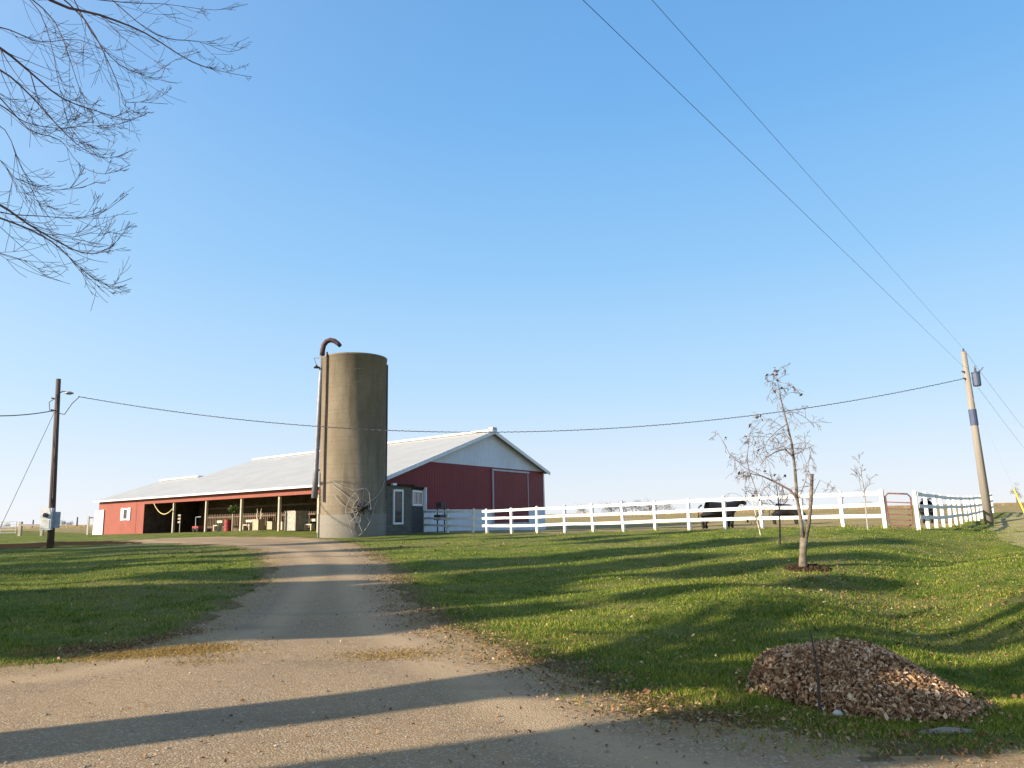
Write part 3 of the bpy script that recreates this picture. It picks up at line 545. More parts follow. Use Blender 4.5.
# other walls
mb = MB(); mb.extr([BP(0, TW, G0), BP(S1, TW, G0), BP(S1, TW, 5.3), BP(0, TW, 5.3)], -ug*.12); mb.build('rear_wall', red_f, barn)
mb = MB(); mb.extr([BP(S1, 0, G0), BP(S1, TW, G0), BP(S1, TW, 5.3), BP(S1, TR, HR-.1), BP(S1, 0, HL-.1)], -ef*.12); mb.build('far_end_wall', red_f, barn)
mb = MB(); mb.extr([BP(S2, .0, G0), BP(S2, TB2, G0), BP(S2, TB2, HL-.1), BP(S2, T2, HL+T2*SL-.1), BP(S2, 0, HL-.1)], -ef*.12); mb.build('end_wall', red_f, barn)
mb = MB(); mb.extr([BP(S1+.01, TB2, G0), BP(S2-.13, TB2, G0), BP(S2-.13, TB2, HL-.12), BP(S1+.01, TB2, HL-.12)], -ug*.1); mb.build('rear_wall', red_f, barn)
sf = atdir(143.5, BP(0, 0, 0), ef); mb = MB(); mb.extr([BP(sf, 0, G0), BP(S2-.13, 0, G0), BP(S2-.13, 0, HL-.02), BP(sf, 0, HL-.02)], ug*.1); mb.build('front_wall', red_f, barn)
# interior: partition along the main barn and floor
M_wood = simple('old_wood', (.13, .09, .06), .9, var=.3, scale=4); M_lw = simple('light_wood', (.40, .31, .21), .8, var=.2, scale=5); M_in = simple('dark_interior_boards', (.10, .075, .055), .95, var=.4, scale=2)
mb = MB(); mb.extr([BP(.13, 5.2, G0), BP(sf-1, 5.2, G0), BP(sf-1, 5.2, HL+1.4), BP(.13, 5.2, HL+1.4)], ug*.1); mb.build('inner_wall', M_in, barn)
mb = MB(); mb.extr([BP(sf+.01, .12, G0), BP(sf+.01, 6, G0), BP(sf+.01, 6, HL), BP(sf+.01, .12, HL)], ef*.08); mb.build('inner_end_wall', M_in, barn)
zf = lambda s, t_: h(*BP(s, t_, 0)[:2])
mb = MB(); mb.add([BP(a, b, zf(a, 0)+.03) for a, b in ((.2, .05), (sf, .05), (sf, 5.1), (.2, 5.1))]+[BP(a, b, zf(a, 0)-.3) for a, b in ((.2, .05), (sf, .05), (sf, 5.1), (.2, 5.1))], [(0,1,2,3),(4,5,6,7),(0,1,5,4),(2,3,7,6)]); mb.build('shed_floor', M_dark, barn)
mb = MB()
for k in range(12): mb.beam(BP(1+k*2.6, .2, HL-.25), BP(1+k*2.6, 5.1, HL+1.2), .06, .2)
mb.build('rafters', M_wood, barn)
# posts
Pm = simple('post_wood', (.42, .36, .27), .85, var=.2, scale=3)
for px in (173, 205.5, 240.7, 278.7, 318):
    s = atdir(px, BP(0, .15, 0), ef); MB().box(BP(s, .2, (zf(s, 0)-.1+HL-.3)/2+.0), (.17, .17, HL-.3-zf(s, 0)+.1), ef).build('post', Pm, barn)
mb = MB(); mb.extr([BP(.0, -.02, HL-.62), BP(sf, -.02, HL-.62), BP(sf, -.02, HL-.16), BP(0, -.02, HL-.16)], ug*.1); mb.build('header', red_f, barn)
# roofs (thick slabs)
OV = .45
def slab(a, b, c, d, name, m, tk=.09): 
    mb = MB(); mb.hexa([p-np.array([0, 0, tk]) for p in (a, b, c, d)]+[a, b, c, d]); return mb.build(name, m, barn)
zr = lambda t_: HL+SL*t_+.06
slab(BP(-OV, -OV, zr(-OV)), BP(S1+.3, -OV, zr(-OV)), BP(S1+.3, TR, zr(TR)), BP(-OV, TR, zr(TR)), 'roof', M_roof)
slab(BP(-OV, TR+.002, zr(TR)), BP(S1+.3, TR+.002, zr(TR)), BP(S1+.3, TW+OV, 5.4-OV*SL+.06), BP(-OV, TW+OV, 5.4-OV*SL+.06), 'rear_roof', M_roof)
slab(BP(S1+.302, -OV, zr(-OV)), BP(S2+.3, -OV, zr(-OV)), BP(S2+.3, T2, zr(T2)), BP(S1+.302, T2, zr(T2)), 'low_roof', M_roof)
slab(BP(S1+.302, T2+.002, zr(T2)), BP(S2+.3, T2+.002, zr(T2)), BP(S2+.3, TB2+OV, HL-.1), BP(S1+.302, TB2+OV, HL-.1), 'low_rear_roof', M_roof)
def bm_(p, q, w_, t_, name, m=WH): MB().beam(p, q, w_, t_).build(name, m, barn)
bm_(BP(-OV-.02, TR, zr(TR)+.04), BP(S1+.32, TR, zr(TR)+.04), .6, .14, 'ridge_cap'); bm_(BP(S1+.34, T2, zr(T2)+.04), BP(S2+.32, T2, zr(T2)+.04), .6, .14, 'ridge_cap')
MB().box(BP(-.25, TR, zr(TR)+.16), (.45, .5, .22), ef).build('ridge_vent', simple('grey_vent', (.4, .42, .45)), barn)
bm_(BP(-OV-.05, -OV-.03, zr(-OV)-.06), BP(S2+.32, -OV-.03, zr(-OV)-.05), .05, .13, 'fascia')
bm_(BP(-OV-.03, -OV-.05, zr(-OV)-.1), BP(-OV-.03, TR, zr(TR)-.1), .05, .26, 'rake_trim', simple('rake_white', (.66, .68, .7), .5)); bm_(BP(-OV-.03, TR, zr(TR)-.1), BP(-OV-.03, TW+OV, 5.4-OV*SL-.04), .05, .26, 'rake_trim')
# shuttered window and open white door on the left end
sw = atdir(125.6, BP(0, 0, 0), ef); zc = atdir(0, BP(0, 0, 0), ef)*0; wz = 2.55
wd_ = MB(); wd_.box(BP(sw, -.04, wz), (.9, .08, 1.1), ef); win = wd_.build('window', WH, barn)
for q in (-.19, .19): MB().box(BP(sw+q, -.09, wz), (.30, .03, .85), ef).build('pane', M_glass, win)
for q in (-.78, .78): MB().box(BP(sw+q, -.04, wz), (.5, .07, 1.15), ef).build('shutter', WH, barn)
d0 = BP(S2-1.5, -.12, 0); zg = h(d0[0], d0[1]); mb = MB(); mb.extr([d0+np.array([0, 0, zg]), BP(S2-.05, -.5, zg), BP(S2-.25, -.45, zg+2.3), BP(S2-1.5, -.12, zg+2.4)], -n_front*.06); mb.build('open_door', WH, barn)
# items in the shed
def item(px, t_, off=0): s = atdir(px, BP(0, t_, 0), ef); return s, zf(s, 0)+.03
def px2m(px, t_=1.2): s, _ = item(px, t_); return np.linalg.norm(BP(s, t_, 0)[:2])/F
s, z = item(228.3, .9); c = BP(s, .9, z); o = thing('barrel', c, 'red metal barrel standing at the edge of the open shed', 'barrel'); mr = simple('red_paint', (.26, .03, .03), .5, var=.3)
MB().lathe(c, [(.29, 0), (.29, .28), (.31, .30), (.29, .32), (.29, .58), (.31, .60), (.29, .62), (.29, .88), (.27, .89)], 20).build('body', mr, o, smooth=False); MB().lathe(c, [(.30, .87), (.305, .91), (.27, .92)], 20).build('rim', mr, o)
def bench(px, t_, L, hgt, m, label):
    s, z = item(px, t_); c = BP(s, t_, z); o = thing('bench', c, label, 'bench'); MB().box(c+np.array([0, 0, hgt]), (L, .35, .07), ef).build('seat', m, o)
    MB().box(c+ug*.18+np.array([0, 0, hgt+.3]), (L, .04, .18), ef).build('backrest', m, o)
    for q in (-L*.4, L*.4): MB().box(c+ef*q+np.array([0, 0, hgt/2-.02]), (.08, .32, hgt-.06), ef).build('leg', m, o)
M_cream = simple('cream_paint', (.50, .44, .33), .6)
bench(218, 1.2, .85, .45, M_cream, 'cream bench left of the red barrel in the open shed'); bench(248, 1.2, 1.1, .4, M_cream, 'long cream bench between the round plant and the plywood crate'); bench(309.5, 1.5, 1.0, .42, M_cream, 'cream bench right of the big grey box beside the silo')
def crate(px, wpx, hm, dep, t_, m, label, name='crate', cat='crate'):
    s, z = item(px, t_); wd2 = wpx*px2m(px, t_)*1.15; c = BP(s, t_, z); o = thing(name, c, label, cat)
    MB().box(c+np.array([0, 0, hm/2]), (wd2, dep, hm), ef).build('body', m, o); mb = MB()
    for q in (-1, 1):
        mb.box(c+ef*q*(wd2/2-.04)-ug*(dep/2+.012)+np.array([0, 0, hm/2]), (.07, .02, hm), ef)
        mb.box(c-ug*(dep/2+.014)+np.array([0, 0, hm/2+q*(hm/2-.05)]), (wd2-.16, .022, .08), ef)
    mb.build('battens', m, o); MB().box(c+np.array([0, 0, hm+.02]), (wd2+.05, dep+.05, .04), ef).build('lid', m, o); return c
c = crate(259, 8, .78, .6, 1.1, M_lw, 'tall plywood crate under the curly white antlers'); crate(272.5, 7, .55, .5, 1.3, M_lw, 'low plywood crate left of the fourth shed post'); crate(283, 3, .55, .3, 1.4, M_cream, 'narrow cream box right of the fourth shed post')
crate(296.5, 14.5, 1.35, 1.1, 1.2, simple('weathered_boards', (.33, .30, .25), .9, var=.3, scale=5, bump=.02), 'big grey weathered box near the silo in the shed', 'feed_box', 'box')
mb = MB()
for sx in (-1, 1):
    p = c+ef*sx*.2+np.array([0, 0, .82]); mb.tube([p, p+ef*sx*.12+np.array([0, 0, .25]), p+ef*sx*.02+np.array([0, 0, .55]), p+ef*sx*.12+np.array([0, 0, .8])], [.05, .05, .04, .015], 7)
    mb.tube([p+ef*sx*.12+np.array([0, 0, .25]), p+ef*sx*.3+np.array([0, 0, .45])], [.035, .012], 6)
tag(mb.build('antlers', M_cream), 'curly white antlers on top of the tall plywood crate', 'antlers')
s, z = item(236, .35); c = BP(s, .05, z); o = thing('standing_plant', c, 'round green plant on a tall stake beside the third shed post', 'plant')
MB().tube([c, c+np.array([0, 0, 1.25])], .07, 8).build('stake', Pm, o); cc_ = c+np.array([0, 0, 1.62]); g = np.random.default_rng(3); q = g.normal(0, 1, (420, 3)); q = q/np.linalg.norm(q, axis=1)[:, None]*g.uniform(.1, .38, (420, 1))*np.array([1.1, 1, .75])
V, I = leaves(420, cc_[0]+q[:, 0], cc_[1]+q[:, 1], cc_[2]+q[:, 2], .08, .9); np_mesh('foliage', V-c, 3, I, rnd_mat('plant_leaves', [(0, (.05, .09, .02)), (1, (.16, .2, .06))]), parent=o); MB().tube([cc_, cc_+np.array([0, 0, .75])], .012, 5).build('hanger', M_black, o)
# cart
s, z = item(199, .8); c = BP(s, .8, z); o = thing('cart', c, 'small red-bodied cart with a grey hoop frame in the open shed', 'cart'); MB().box(c+np.array([0, 0, .35]), (1.0, .6, .22), ef).build('body', mr, o)
MB().tube([c+ef*.5+np.array([0, 0, .3]), c+ef*.55+np.array([0, 0, 1.2]), c-ef*.3+np.array([0, 0, 1.22])], .035, 6).build('frame', simple('galvanised', (.45, .46, .47), .4, .5), o)
for q in (-.3, .3): MB().tube([c+ef*q-ug*.34+np.array([0, 0, .17]), c+ef*q-ug*.28+np.array([0, 0, .17])], .16, 14).build('wheel', M_black, o)
# pen panel behind the crates
s0, z0 = item(316, 2.6); s1, z1 = item(206, 2.6); o = thing('pen_panel', BP((s0+s1)/2, 2.6, z0), 'slatted wooden pen panel behind the crates in the open shed', 'panel'); mb = MB(); k = s0
mb2 = MB()
while k < s1: mb.box(BP(k, 2.6, z0+.75), (.10, .03, 1.2), ef); k += .28
mb.build('slats', M_wood, o)
for q in (.35, 1.15, 1.9): mb2.beam(BP(s0, 2.55, z0+q), BP(s1, 2.55, z1+q), .04, .12)
mb2.build('rails', M_wood, o)
# rope
sa, sb = atdir(153, BP(0, -.05, 0), ef), atdir(172, BP(0, -.05, 0), ef); pts = [BP(sa+(sb-sa)*i/12, -.06, (HL-.62)*(1-i/12)+(HL-1.15)*i/12-.75*4*(i/12)*(1-i/12)*.9) for i in range(13)]
tag(MB().tube(pts, .035, 6).build('rope', simple('yellow_rope', (.62, .50, .22))), 'yellow rope sagging across the first open bay of the shed', 'rope')
s, z = item(179.5, 2.2); mb = MB(); 
c = BP(s, 2.2, z+.9); o = thing('wall_rack', c, 'small pale three-tier rack in the dark second bay of the shed', 'rack'); mw = simple('dull_board', (.3, .27, .2))
for q in (0, .3, .6): MB().box(c+np.array([0, 0, q]), (.5, .08, .16), ef).build('shelf', mw, o)
MB().box(c+ug*.08+np.array([0, 0, -.12]), (.08, .06, 1.6), ef).build('upright', mw, o)

# ------------------------------------------------------------------ silo
sc = atY(352, 537, 42.5); sx, sy = sc[0], sc[1]; sz = h(sx, sy)-.1; RS = 1.86; top = atY(356, 352, sy-RS)[2]; HS = top-sz
n = NT('silo_concrete'); hz = n.N.new('ShaderNodeSeparateXYZ'); n.L.new(n.co, hz.inputs[0]); a = n.noise(.7, 6, .65, stretch=(1, 1, .35)); b = n.noise(9, 5, .7); st = n.noise(1.8, 5, .6, stretch=(1, 1, .12))
c = n.ramp(a, [(.28, (.135, .11, .072)), (.5, (.185, .153, .105)), (.72, (.25, .21, .15))]); c = n.mix(n.fr(st, .5, .75), c, (.105, .085, .058))
low = n.math('LESS_THAN', hz.outputs['Z'], 1.35); c = n.mix(n.math('MULTIPLY', low, .75), c, n.ramp(b, [(.3, (.17, .16, .135)), (.7, (.25, .235, .205))]))
jr = n.math('FRACT', n.math('MULTIPLY', hz.outputs['Z'], 1/.76)); jl = n.math('LESS_THAN', jr, .05); c = n.mix(n.math('MULTIPLY', jl, .10), c, (.1, .085, .065)); c = n.mix(n.fr(b, .45, .85), c, n.mix(.35, c, (.12, .1, .07)))
n.bump(n.math('ADD', b, n.math('MULTIPLY', jl, -1.5)), .5, .015); M_silo = n.done(c, .92, spec=.2)
silo = thing('silo', (sx, sy, sz), 'tall round concrete silo with a curved filler pipe, in front of the barn', 'silo')
MB().lathe((sx, sy, sz), [(RS+.03, 0), (RS+.03, 1.4), (RS, 1.43), (RS, HS-.12), (RS+.02, HS-.1), (RS+.02, HS), (RS-.16, HS), (RS-.16, HS-2)], 64, cap=False).build('body', M_silo, silo, smooth=False)
for f_ in silo.children[0].data.polygons: f_.use_smooth = abs(f_.normal.z) < .5
bands = MB(); k = 1.8
while k < HS-.3: bands.lathe((sx, sy, sz+k), [(RS+.003, 0), (RS+.010, .01), (RS+.003, .02)], 48, cap=False); k += .76
bands.build('hoops', simple('rusty_hoops', (.17, .143, .10), .8), silo)
def cyl(px, py, off=.1):   # where a view line meets the silo's surface
    d = ray(px, py); a = d[0]**2+d[1]**2; ox, oy = -sx, -sy; r_ = RS+off; bq = 2*(d[0]*ox+d[1]*oy); cq = ox*ox+oy*oy-r_*r_; D = bq*bq-4*a*cq
    k = (-bq-math.sqrt(max(D, 0)))/(2*a); return CAM+d*k
M_pipe = simple('galvanised_pipe', (.20, .21, .24), .5, .2, var=.2); M_rust = simple('rusty_steel', (.075, .042, .038), .7, var=.4, scale=12)
yp = sy-.6
pp = [atY(*q, yp) for q in ((314.5, 498), (316, 470), (318, 430), (320.5, 385), (322.3, 353))]
MB().tube(pp, [.18, .145, .14, .14, .14], 14).build('filler_pipe', M_pipe, silo, smooth=True)
MB().tube([atY(*q, yp) for q in ((322.2, 356), (322.6, 350), (323.8, 345), (326.5, 341.5), (330.5, 340), (334.5, 341), (338, 343.5), (340.5, 346))], [.15, .15, .15, .15, .145, .14, .13, .11], 12).build('pipe_elbow', M_rust, silo, smooth=True)
for yq in (393.5, 410, 436, 470): MB().beam(atY(317.5+(470-yq)*.045-1, yq, yp), atY(326, yq+.4, yp+.1), .05, .09).build('pipe_bracket', M_rust, silo)
MB().tube([cyl(327, 352, .08), cyl(326, 400, .08), cyl(324.5, 450, .08), cyl(323.5, 502, .08)], .055, 8).build('conduit', M_rust, silo)
rx = atY(387.2, 365, sy+.2); MB().tube([rx, atY(386.6, 430, sy+.2), atY(385.6, 500, sy+.2)], .06, 8).build('conduit', M_rust, silo)
lp = atY(316.5, 368, yp-.1); MB().lathe(lp, [(.17, 0), (.15, .06), (.05, .14), (.02, .2)], 14).build('lamp_shade', M_black, silo); MB().tube([lp+np.array([0, 0, .15]), atY(314, 358, yp), atY(321, 358, yp)], .018, 5).build('lamp_arm', M_rust, silo)
# web
web = thing('spider_web_decoration', (sx, sy-RS-.1, sz), 'giant rope spider web with a black spider stretched over the foot of the silo', 'decoration')
Zp = lambda x, y: cyl(330+x/10.97, 470+y/10.97, .12)
ropes = [[(10,110),(130,175),(265,225),(370,200)], [(10,150),(110,225),(210,310),(265,360),(345,400)], [(35,260),(120,370),(170,400)], [(370,200),(285,245),(215,320),(180,400),(170,465),(190,520),(215,575),(225,640),(250,712)],
 [(285,245),(320,320),(350,400)], [(370,200),(362,300),(355,410)], [(170,465),(240,465),(300,450)], [(215,575),(275,520),(310,460)], [(335,480),(332,560),(318,590),(355,685),(320,720)], [(320,310),(270,365),(240,430),(275,505)], [(320,350),(295,390),(285,430),(310,470)],
 [(600,110),(575,200),(545,250),(490,310),(440,345),(380,400)], [(520,320),(490,390),(470,480),(440,570),(370,680)], [(390,200),(430,250),(440,345),(450,420),(400,500),(335,500)], [(370,440),(430,440),(480,420)], [(360,450),(400,520),(440,570)], [(320,310),(370,320),(420,370),(425,430),(385,480)], [(215,575),(270,575),(320,575)]]
mb = MB()
for r_ in ropes: mb.tube([Zp(*q) for q in r_], .017, 5)
mb.build('web', simple('white_rope', (.30, .29, .27), .8), web)
sp = Zp(350, 425); mb = MB(); mb.lathe(sp+np.array([0, -.05, -.14]), [(.02, 0), (.14, .05), (.19, .14), (.14, .23), (.02, .27)], 12); sp2 = Zp(400, 412); mb.lathe(sp2+np.array([0, -.05, -.08]), [(.02, 0), (.1, .04), (.1, .12), (.02, .16)], 10)
for a in range(8):
    an = a/8*math.tau+.3; mb.tube([sp, sp+np.array([math.cos(an)*.3, -.12, math.sin(an)*.22+.1]), sp+np.array([math.cos(an)*.48, 0, math.sin(an)*.36])], .02, 4)
mb.build('spider', M_black, web)

# ------------------------------------------------------------------ milk house
blk = NT('concrete_block'); br = blk.N.new('ShaderNodeTexBrick'); br.inputs['Scale'].default_value = 1; br.inputs['Brick Width'].default_value = .4; br.inputs['Row Height'].default_value = .2; br.inputs['Mortar Size'].default_value = .012
cmb = blk.N.new('ShaderNodeCombineXYZ'); sxz = blk.N.new('ShaderNodeSeparateXYZ'); blk.L.new(blk.co, sxz.inputs[0]); blk.L.new(blk.dot((.4, .9, 0)), cmb.inputs[0]); blk.L.new(sxz.outputs['Z'], cmb.inputs[1]); blk.L.new(cmb.outputs[0], br.inputs['Vector'])
br.inputs['Color1'].default_value = (.15, .138, .115, 1); br.inputs['Color2'].default_value = (.115, .105, .09, 1); br.inputs['Mortar'].default_value = (.075, .07, .06, 1); nz = blk.noise(1.5, 5, .7); M_blk = blk.done(blk.mix(blk.fr(nz, .4, .8), br.outputs['Color'], (.07, .065, .055)), .95)
m1 = atY(380, 500, 43.6); m2 = atY(411.5, 500, 46.3); m3 = atY(411.5, 500, 46.9); m4 = atY(423.5, 500, 49.4)
mz = .3; mt = atY(398, 486, 44.9)[2]; mh = thing('milk_house', (m2[0], m2[1], h(m2[0], m2[1])), 'small grey block milk house between the silo and the red gable wall', 'building')
bk = norm(ef*.9+ug*.0); A1 = lambda p, z: np.array([p[0], p[1], z])
back1 = m1+ug*1.2+ef*.3; back2 = m2+ef*2.4; back4 = m4+ef*1.9
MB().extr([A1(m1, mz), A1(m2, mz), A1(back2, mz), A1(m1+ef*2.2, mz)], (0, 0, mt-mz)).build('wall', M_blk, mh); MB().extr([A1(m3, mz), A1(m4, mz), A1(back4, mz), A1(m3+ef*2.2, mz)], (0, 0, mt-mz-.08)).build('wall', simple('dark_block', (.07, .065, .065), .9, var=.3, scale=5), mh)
MB().extr([A1(m1-ug*.1, mt), A1(m2+ug*.15-ef*.15, mt), A1(back2, mt), A1(m1+ef*2.2, mt)], (0, 0, .12)).build('roof', M_dark, mh)
MB().extr([A1(m3-ef*.1, mt-.06), A1(m4-ef*.1, mt-.06), A1(back4, mt-.06), A1(m3+ef*2.2, mt-.06)], (0, 0, .12)).build('roof', M_dark, mh)
dm = norm(m2-m1); dm[2] = 0; dm = norm(dm); nm = np.array([dm[1], -dm[0], 0])
def wallwin(px0, px1, py0, py1, base, D, Nn, mull, parent):
    s0 = atdir(px0, base, D); s1 = atdir(px1, base, D); p0 = np.array(base)+D*s0; p1 = np.array(base)+D*s1; cp = (p0+p1)/2; dist = cp[1]; za = atY((px0+px1)/2, py0, dist)[2]; zb = atY((px0+px1)/2, py1, dist)[2]
    w_ = np.linalg.norm((p1-p0)[:2]); cp = A1(cp, (za+zb)/2)+Nn*.03; hh = za-zb; mb = MB()
    for q in (-1, 1): mb.box(cp+D*q*(w_/2-.06), (.12, .09, hh), D); mb.box(cp+np.array([0, 0, q*(hh/2-.06)]), (w_-.24, .092, .12), D)
    for k in range(mull): mb.box(cp+D*((k+1)/(mull+1)-.5)*w_, (.07, .085, hh-.2), D)
    f_ = mb.build('window', WH, parent); MB().box(cp-Nn*.01, (w_-.1, .03, hh-.1), D).build('pane', M_glass, f_)
wallwin(392.5, 402.5, 489.5, 524.5, m1, dm, nm, 0, mh)
dm2 = norm((m4-m3)[:2].tolist()+[0]); nm2 = np.array([dm2[1], -dm2[0], 0]); wallwin(411.8, 421.5, 490.5, 506, m3, dm2, nm2, 1, mh)
dp = A1(m4+nm2*.1, 0); MB().box(dp+np.array([0, 0, (h(dp[0], dp[1])+mt)/2]), (.2, .2, mt-h(dp[0], dp[1])+.1), dm2).build('downspout', WH, mh)
p = A1(atY(394, 484.5, 44.4), 0); MB().box(A1(atY(394, 484.3, 44.0), atY(394, 484.3, 44.0)[2]), (.35, .16, .12), dm).build('wall_lamp', WH, mh)

# ------------------------------------------------------------------ fences
n = NT('white_fence_paint'); a = n.noise(1.1, 6, .7); b = n.noise(7, 4, .7, stretch=(1, 1, .25)); c = n.ramp(a, [(.35, (.58, .57, .53)), (.6, (.76, .76, .75))]); c = n.mix(n.math('MULTIPLY', n.fr(b, .5, .75), .35), c, (.42, .43, .34)); M_fence = n.done(c, .6)
def fence(posts, label, hp=1.40, rails=(.92, .62, .32), skip0=False):
    c = posts[len(posts)//2]; o = thing('board_fence', (c[0], c[1], h(c[0], c[1])), label, 'fence', 'white board fences of the paddock'); B = [np.array([p[0], p[1], h(p[0], p[1])]) for p in posts]
    zz = np.array([p[2] for p in B]); kz = np.convolve(np.pad(zz, 3, mode='reflect', reflect_type='odd') if len(zz) > 3 else zz, np.ones(7)/7, 'valid') if len(zz) > 6 else zz
    for p, z_ in zip(B, kz): p[2] = z_
    for i, p in enumerate(B):
        d = (B[min(i+1, len(B)-1)]-B[max(i-1, 0)]); d[2] = 0; hp0 = hp; hp = hp0+random.uniform(-.03, .02); mb = MB(); mb.box(p+np.array([0, 0, hp/2-.12]), (.13, .13, hp+.24), d); X = norm(d); Yv = np.array([-X[1], X[0], 0]); tz = p+np.array([0, 0, hp])
        mb.hexa([tz+X*a*.08+Yv*b*.08 for a, b in ((-1,-1),(1,-1),(1,1),(-1,1))]+[tz+np.array([0,0,.06])+X*a*.01+Yv*b*.01 for a, b in ((-1,-1),(1,-1),(1,1),(-1,1))]); 
        ln_ = np.array([random.gauss(0, .018), random.gauss(0, .018), 0]); mb.v = [tuple(np.array(q)+ln_*(q[2]-p[2])) for q in mb.v]; hp = hp0
        if not (i == 0 and skip0): mb.build('post', M_fence, o)
    d = norm(B[-1]-B[0]); Nn = norm([-d[1], d[0], 0]); Nn = Nn if Nn[1] < 0 else -Nn
    for f_ in rails:
        jz = [random.gauss(0, .012) for _ in B]
        for i in range(len(B)-1):
            MB().beam(B[i]+np.array([0, 0, hp*f_+jz[i]])+Nn*.085, B[i+1]+np.array([0, 0, hp*f_+jz[i+1]])+Nn*.085-norm(B[i+1]-B[i])*.004, .035, .135).build('rail', M_fence, o)
    return o
LA = np.array([*atY(476, 533, 44)[:2], 0]); LB = np.array([*atY(885, 528, 28)[:2], 0]); LD = norm(LB-LA)
fp = [LA+LD*atdir(px, LA, LD) for px in (474, 487, 511.5, 537, 564.7, 593, 623.4, 655, 689, 725, 762, 802, 843, 885)]
fence(fp, 'long bright white three-rail fence crossing behind the lawn', skip0=True)
Q0 = np.array([*atY(919, 530, 27.5)[:2], 0]); Q1 = np.array([*atY(993, 513, 55)[:2], 0])
fence([Q0+(Q1-Q0)*i/15 for i in range(16)], 'white three-rail fence with close posts running away right of the gate')
K0 = np.array([*atY(424.5, 530, 48.5)[:2], 0]); K1 = np.array([*atY(473, 531, 44.3)[:2], 0])
fence([K0, K0*.5+K1*.5, K1], 'short shaded white fence below the red gable, beside the milk house')
# longer tufts left round the posts
TP = np.array([p[:2] for p in fp]+[(Q0+(Q1-Q0)*i/15)[:2] for i in range(10)]+[pr[:2] if 'pr' in globals() else gp(989.5, 524)[:2], gp(50.5, 548)[:2]]); N = len(TP)*70; q = np.repeat(TP, 70, 0)+rng.normal(0, .13, (N, 2)); z = H(q[:, 0], q[:, 1]); a = rng.uniform(0, math.tau, N); hg = rng.uniform(.05, .17, N)
V = np.stack([np.stack([q[:, 0]-np.cos(a)*.012, q[:, 1]-np.sin(a)*.012, z-.01], -1), np.stack([q[:, 0]+np.cos(a)*.012, q[:, 1]+np.sin(a)*.012, z-.01], -1), np.stack([q[:, 0]+rng.normal(0, .04, N), q[:, 1]+rng.normal(0, .04, N), z+hg], -1)], 1)
np_mesh('grass_tufts', V.reshape(-1, 3), 3, np.arange(3*N), M_blade, False, 'stuff', 'longer grass tufts round the feet of the fence posts', 'grass tufts')
# red tube gate
g0, g1 = LB+norm(Q0-LB)*.12, Q0-norm(Q0-LB)*.15; gz = h(*g0[:2]); gate = thing('tube_gate', (g0[0], g0[1], gz), 'red tubular farm gate closing the gap in the white fence', 'gate'); mg = simple('faded_red_tube', (.20, .085, .07), .7)
g0 = A1(g0, gz+.14); g1 = A1(g1, h(*g1[:2])+.14); U3 = np.array([0, 0, 1.15]); dg = norm(g1-g0)
MB().tube([g0+dg*.12, g0+dg*.03+U3*.08, g0+U3*.9, g0+dg*.1+U3, g1-dg*.1+U3, g1+U3*.9, g1-dg*.03+U3*.08, g1-dg*.12, g0+dg*.12], .03, 8).build('frame', mg, gate)
for k in (.17, .34, .52, .72): MB().tube([g0+U3*k, g1+U3*k], .022, 6).build('bar', mg, gate)
# green pipe thing at shaded fence: dark feeder behind it
fd = A1(atY(441, 520, 49.5), 0); fz = h(fd[0], fd[1]); o = thing('hay_feeder', (fd[0], fd[1], fz), 'dark feeder standing behind the shaded white fence', 'feeder'); dk = simple('feeder_dark', (.05, .05, .055))
MB().box(fd+np.array([0, 0, fz+.95]), (.9, .5, .35), ug).build('trough', dk, o); MB().box(fd+np.array([0, 0, fz+1.75]), (.5, .4, .35), ug).build('box', dk, o)
for q in (-.4, .4): MB().box(fd+ug*q+np.array([0, 0, fz+.8]), (.06, .06, 1.6), ug).build('leg', dk, o)

# ------------------------------------------------------------------ animals
M_cow = simple('black_hide', (.012, .010, .010), .7, var=.4, scale=4)
def skinned(V, E, Rr, name, m, parent, root=0):
    me = bpy.data.meshes.new(name); org = ORG[parent.name]; me.from_pydata([tuple(np.array(v)-org) for v in V], E, []); o = bpy.data.objects.new(name, me); col.objects.link(o)
    md = o.modifiers.new('s', 'SKIN'); md.use_smooth_shade = True
    for i, r in enumerate(Rr): me.skin_vertices[0].data[i].radius = r if hasattr(r, '__len__') else (r, r)
    me.skin_vertices[0].data[root].use_root = True; sb = o.modifiers.new('u', 'SUBSURF'); sb.levels = 2; sb.render_levels = 2
    dg_ = bpy.context.evaluated_depsgraph_get(); me2 = bpy.data.meshes.new_from_object(o.evaluated_get(dg_)); o.modifiers.clear(); o.data = me2; me2.materials.clear(); me2.materials.append(m); o.parent = parent; me2.name = name
    for p_ in me2.polygons: p_.use_smooth = True
    return o
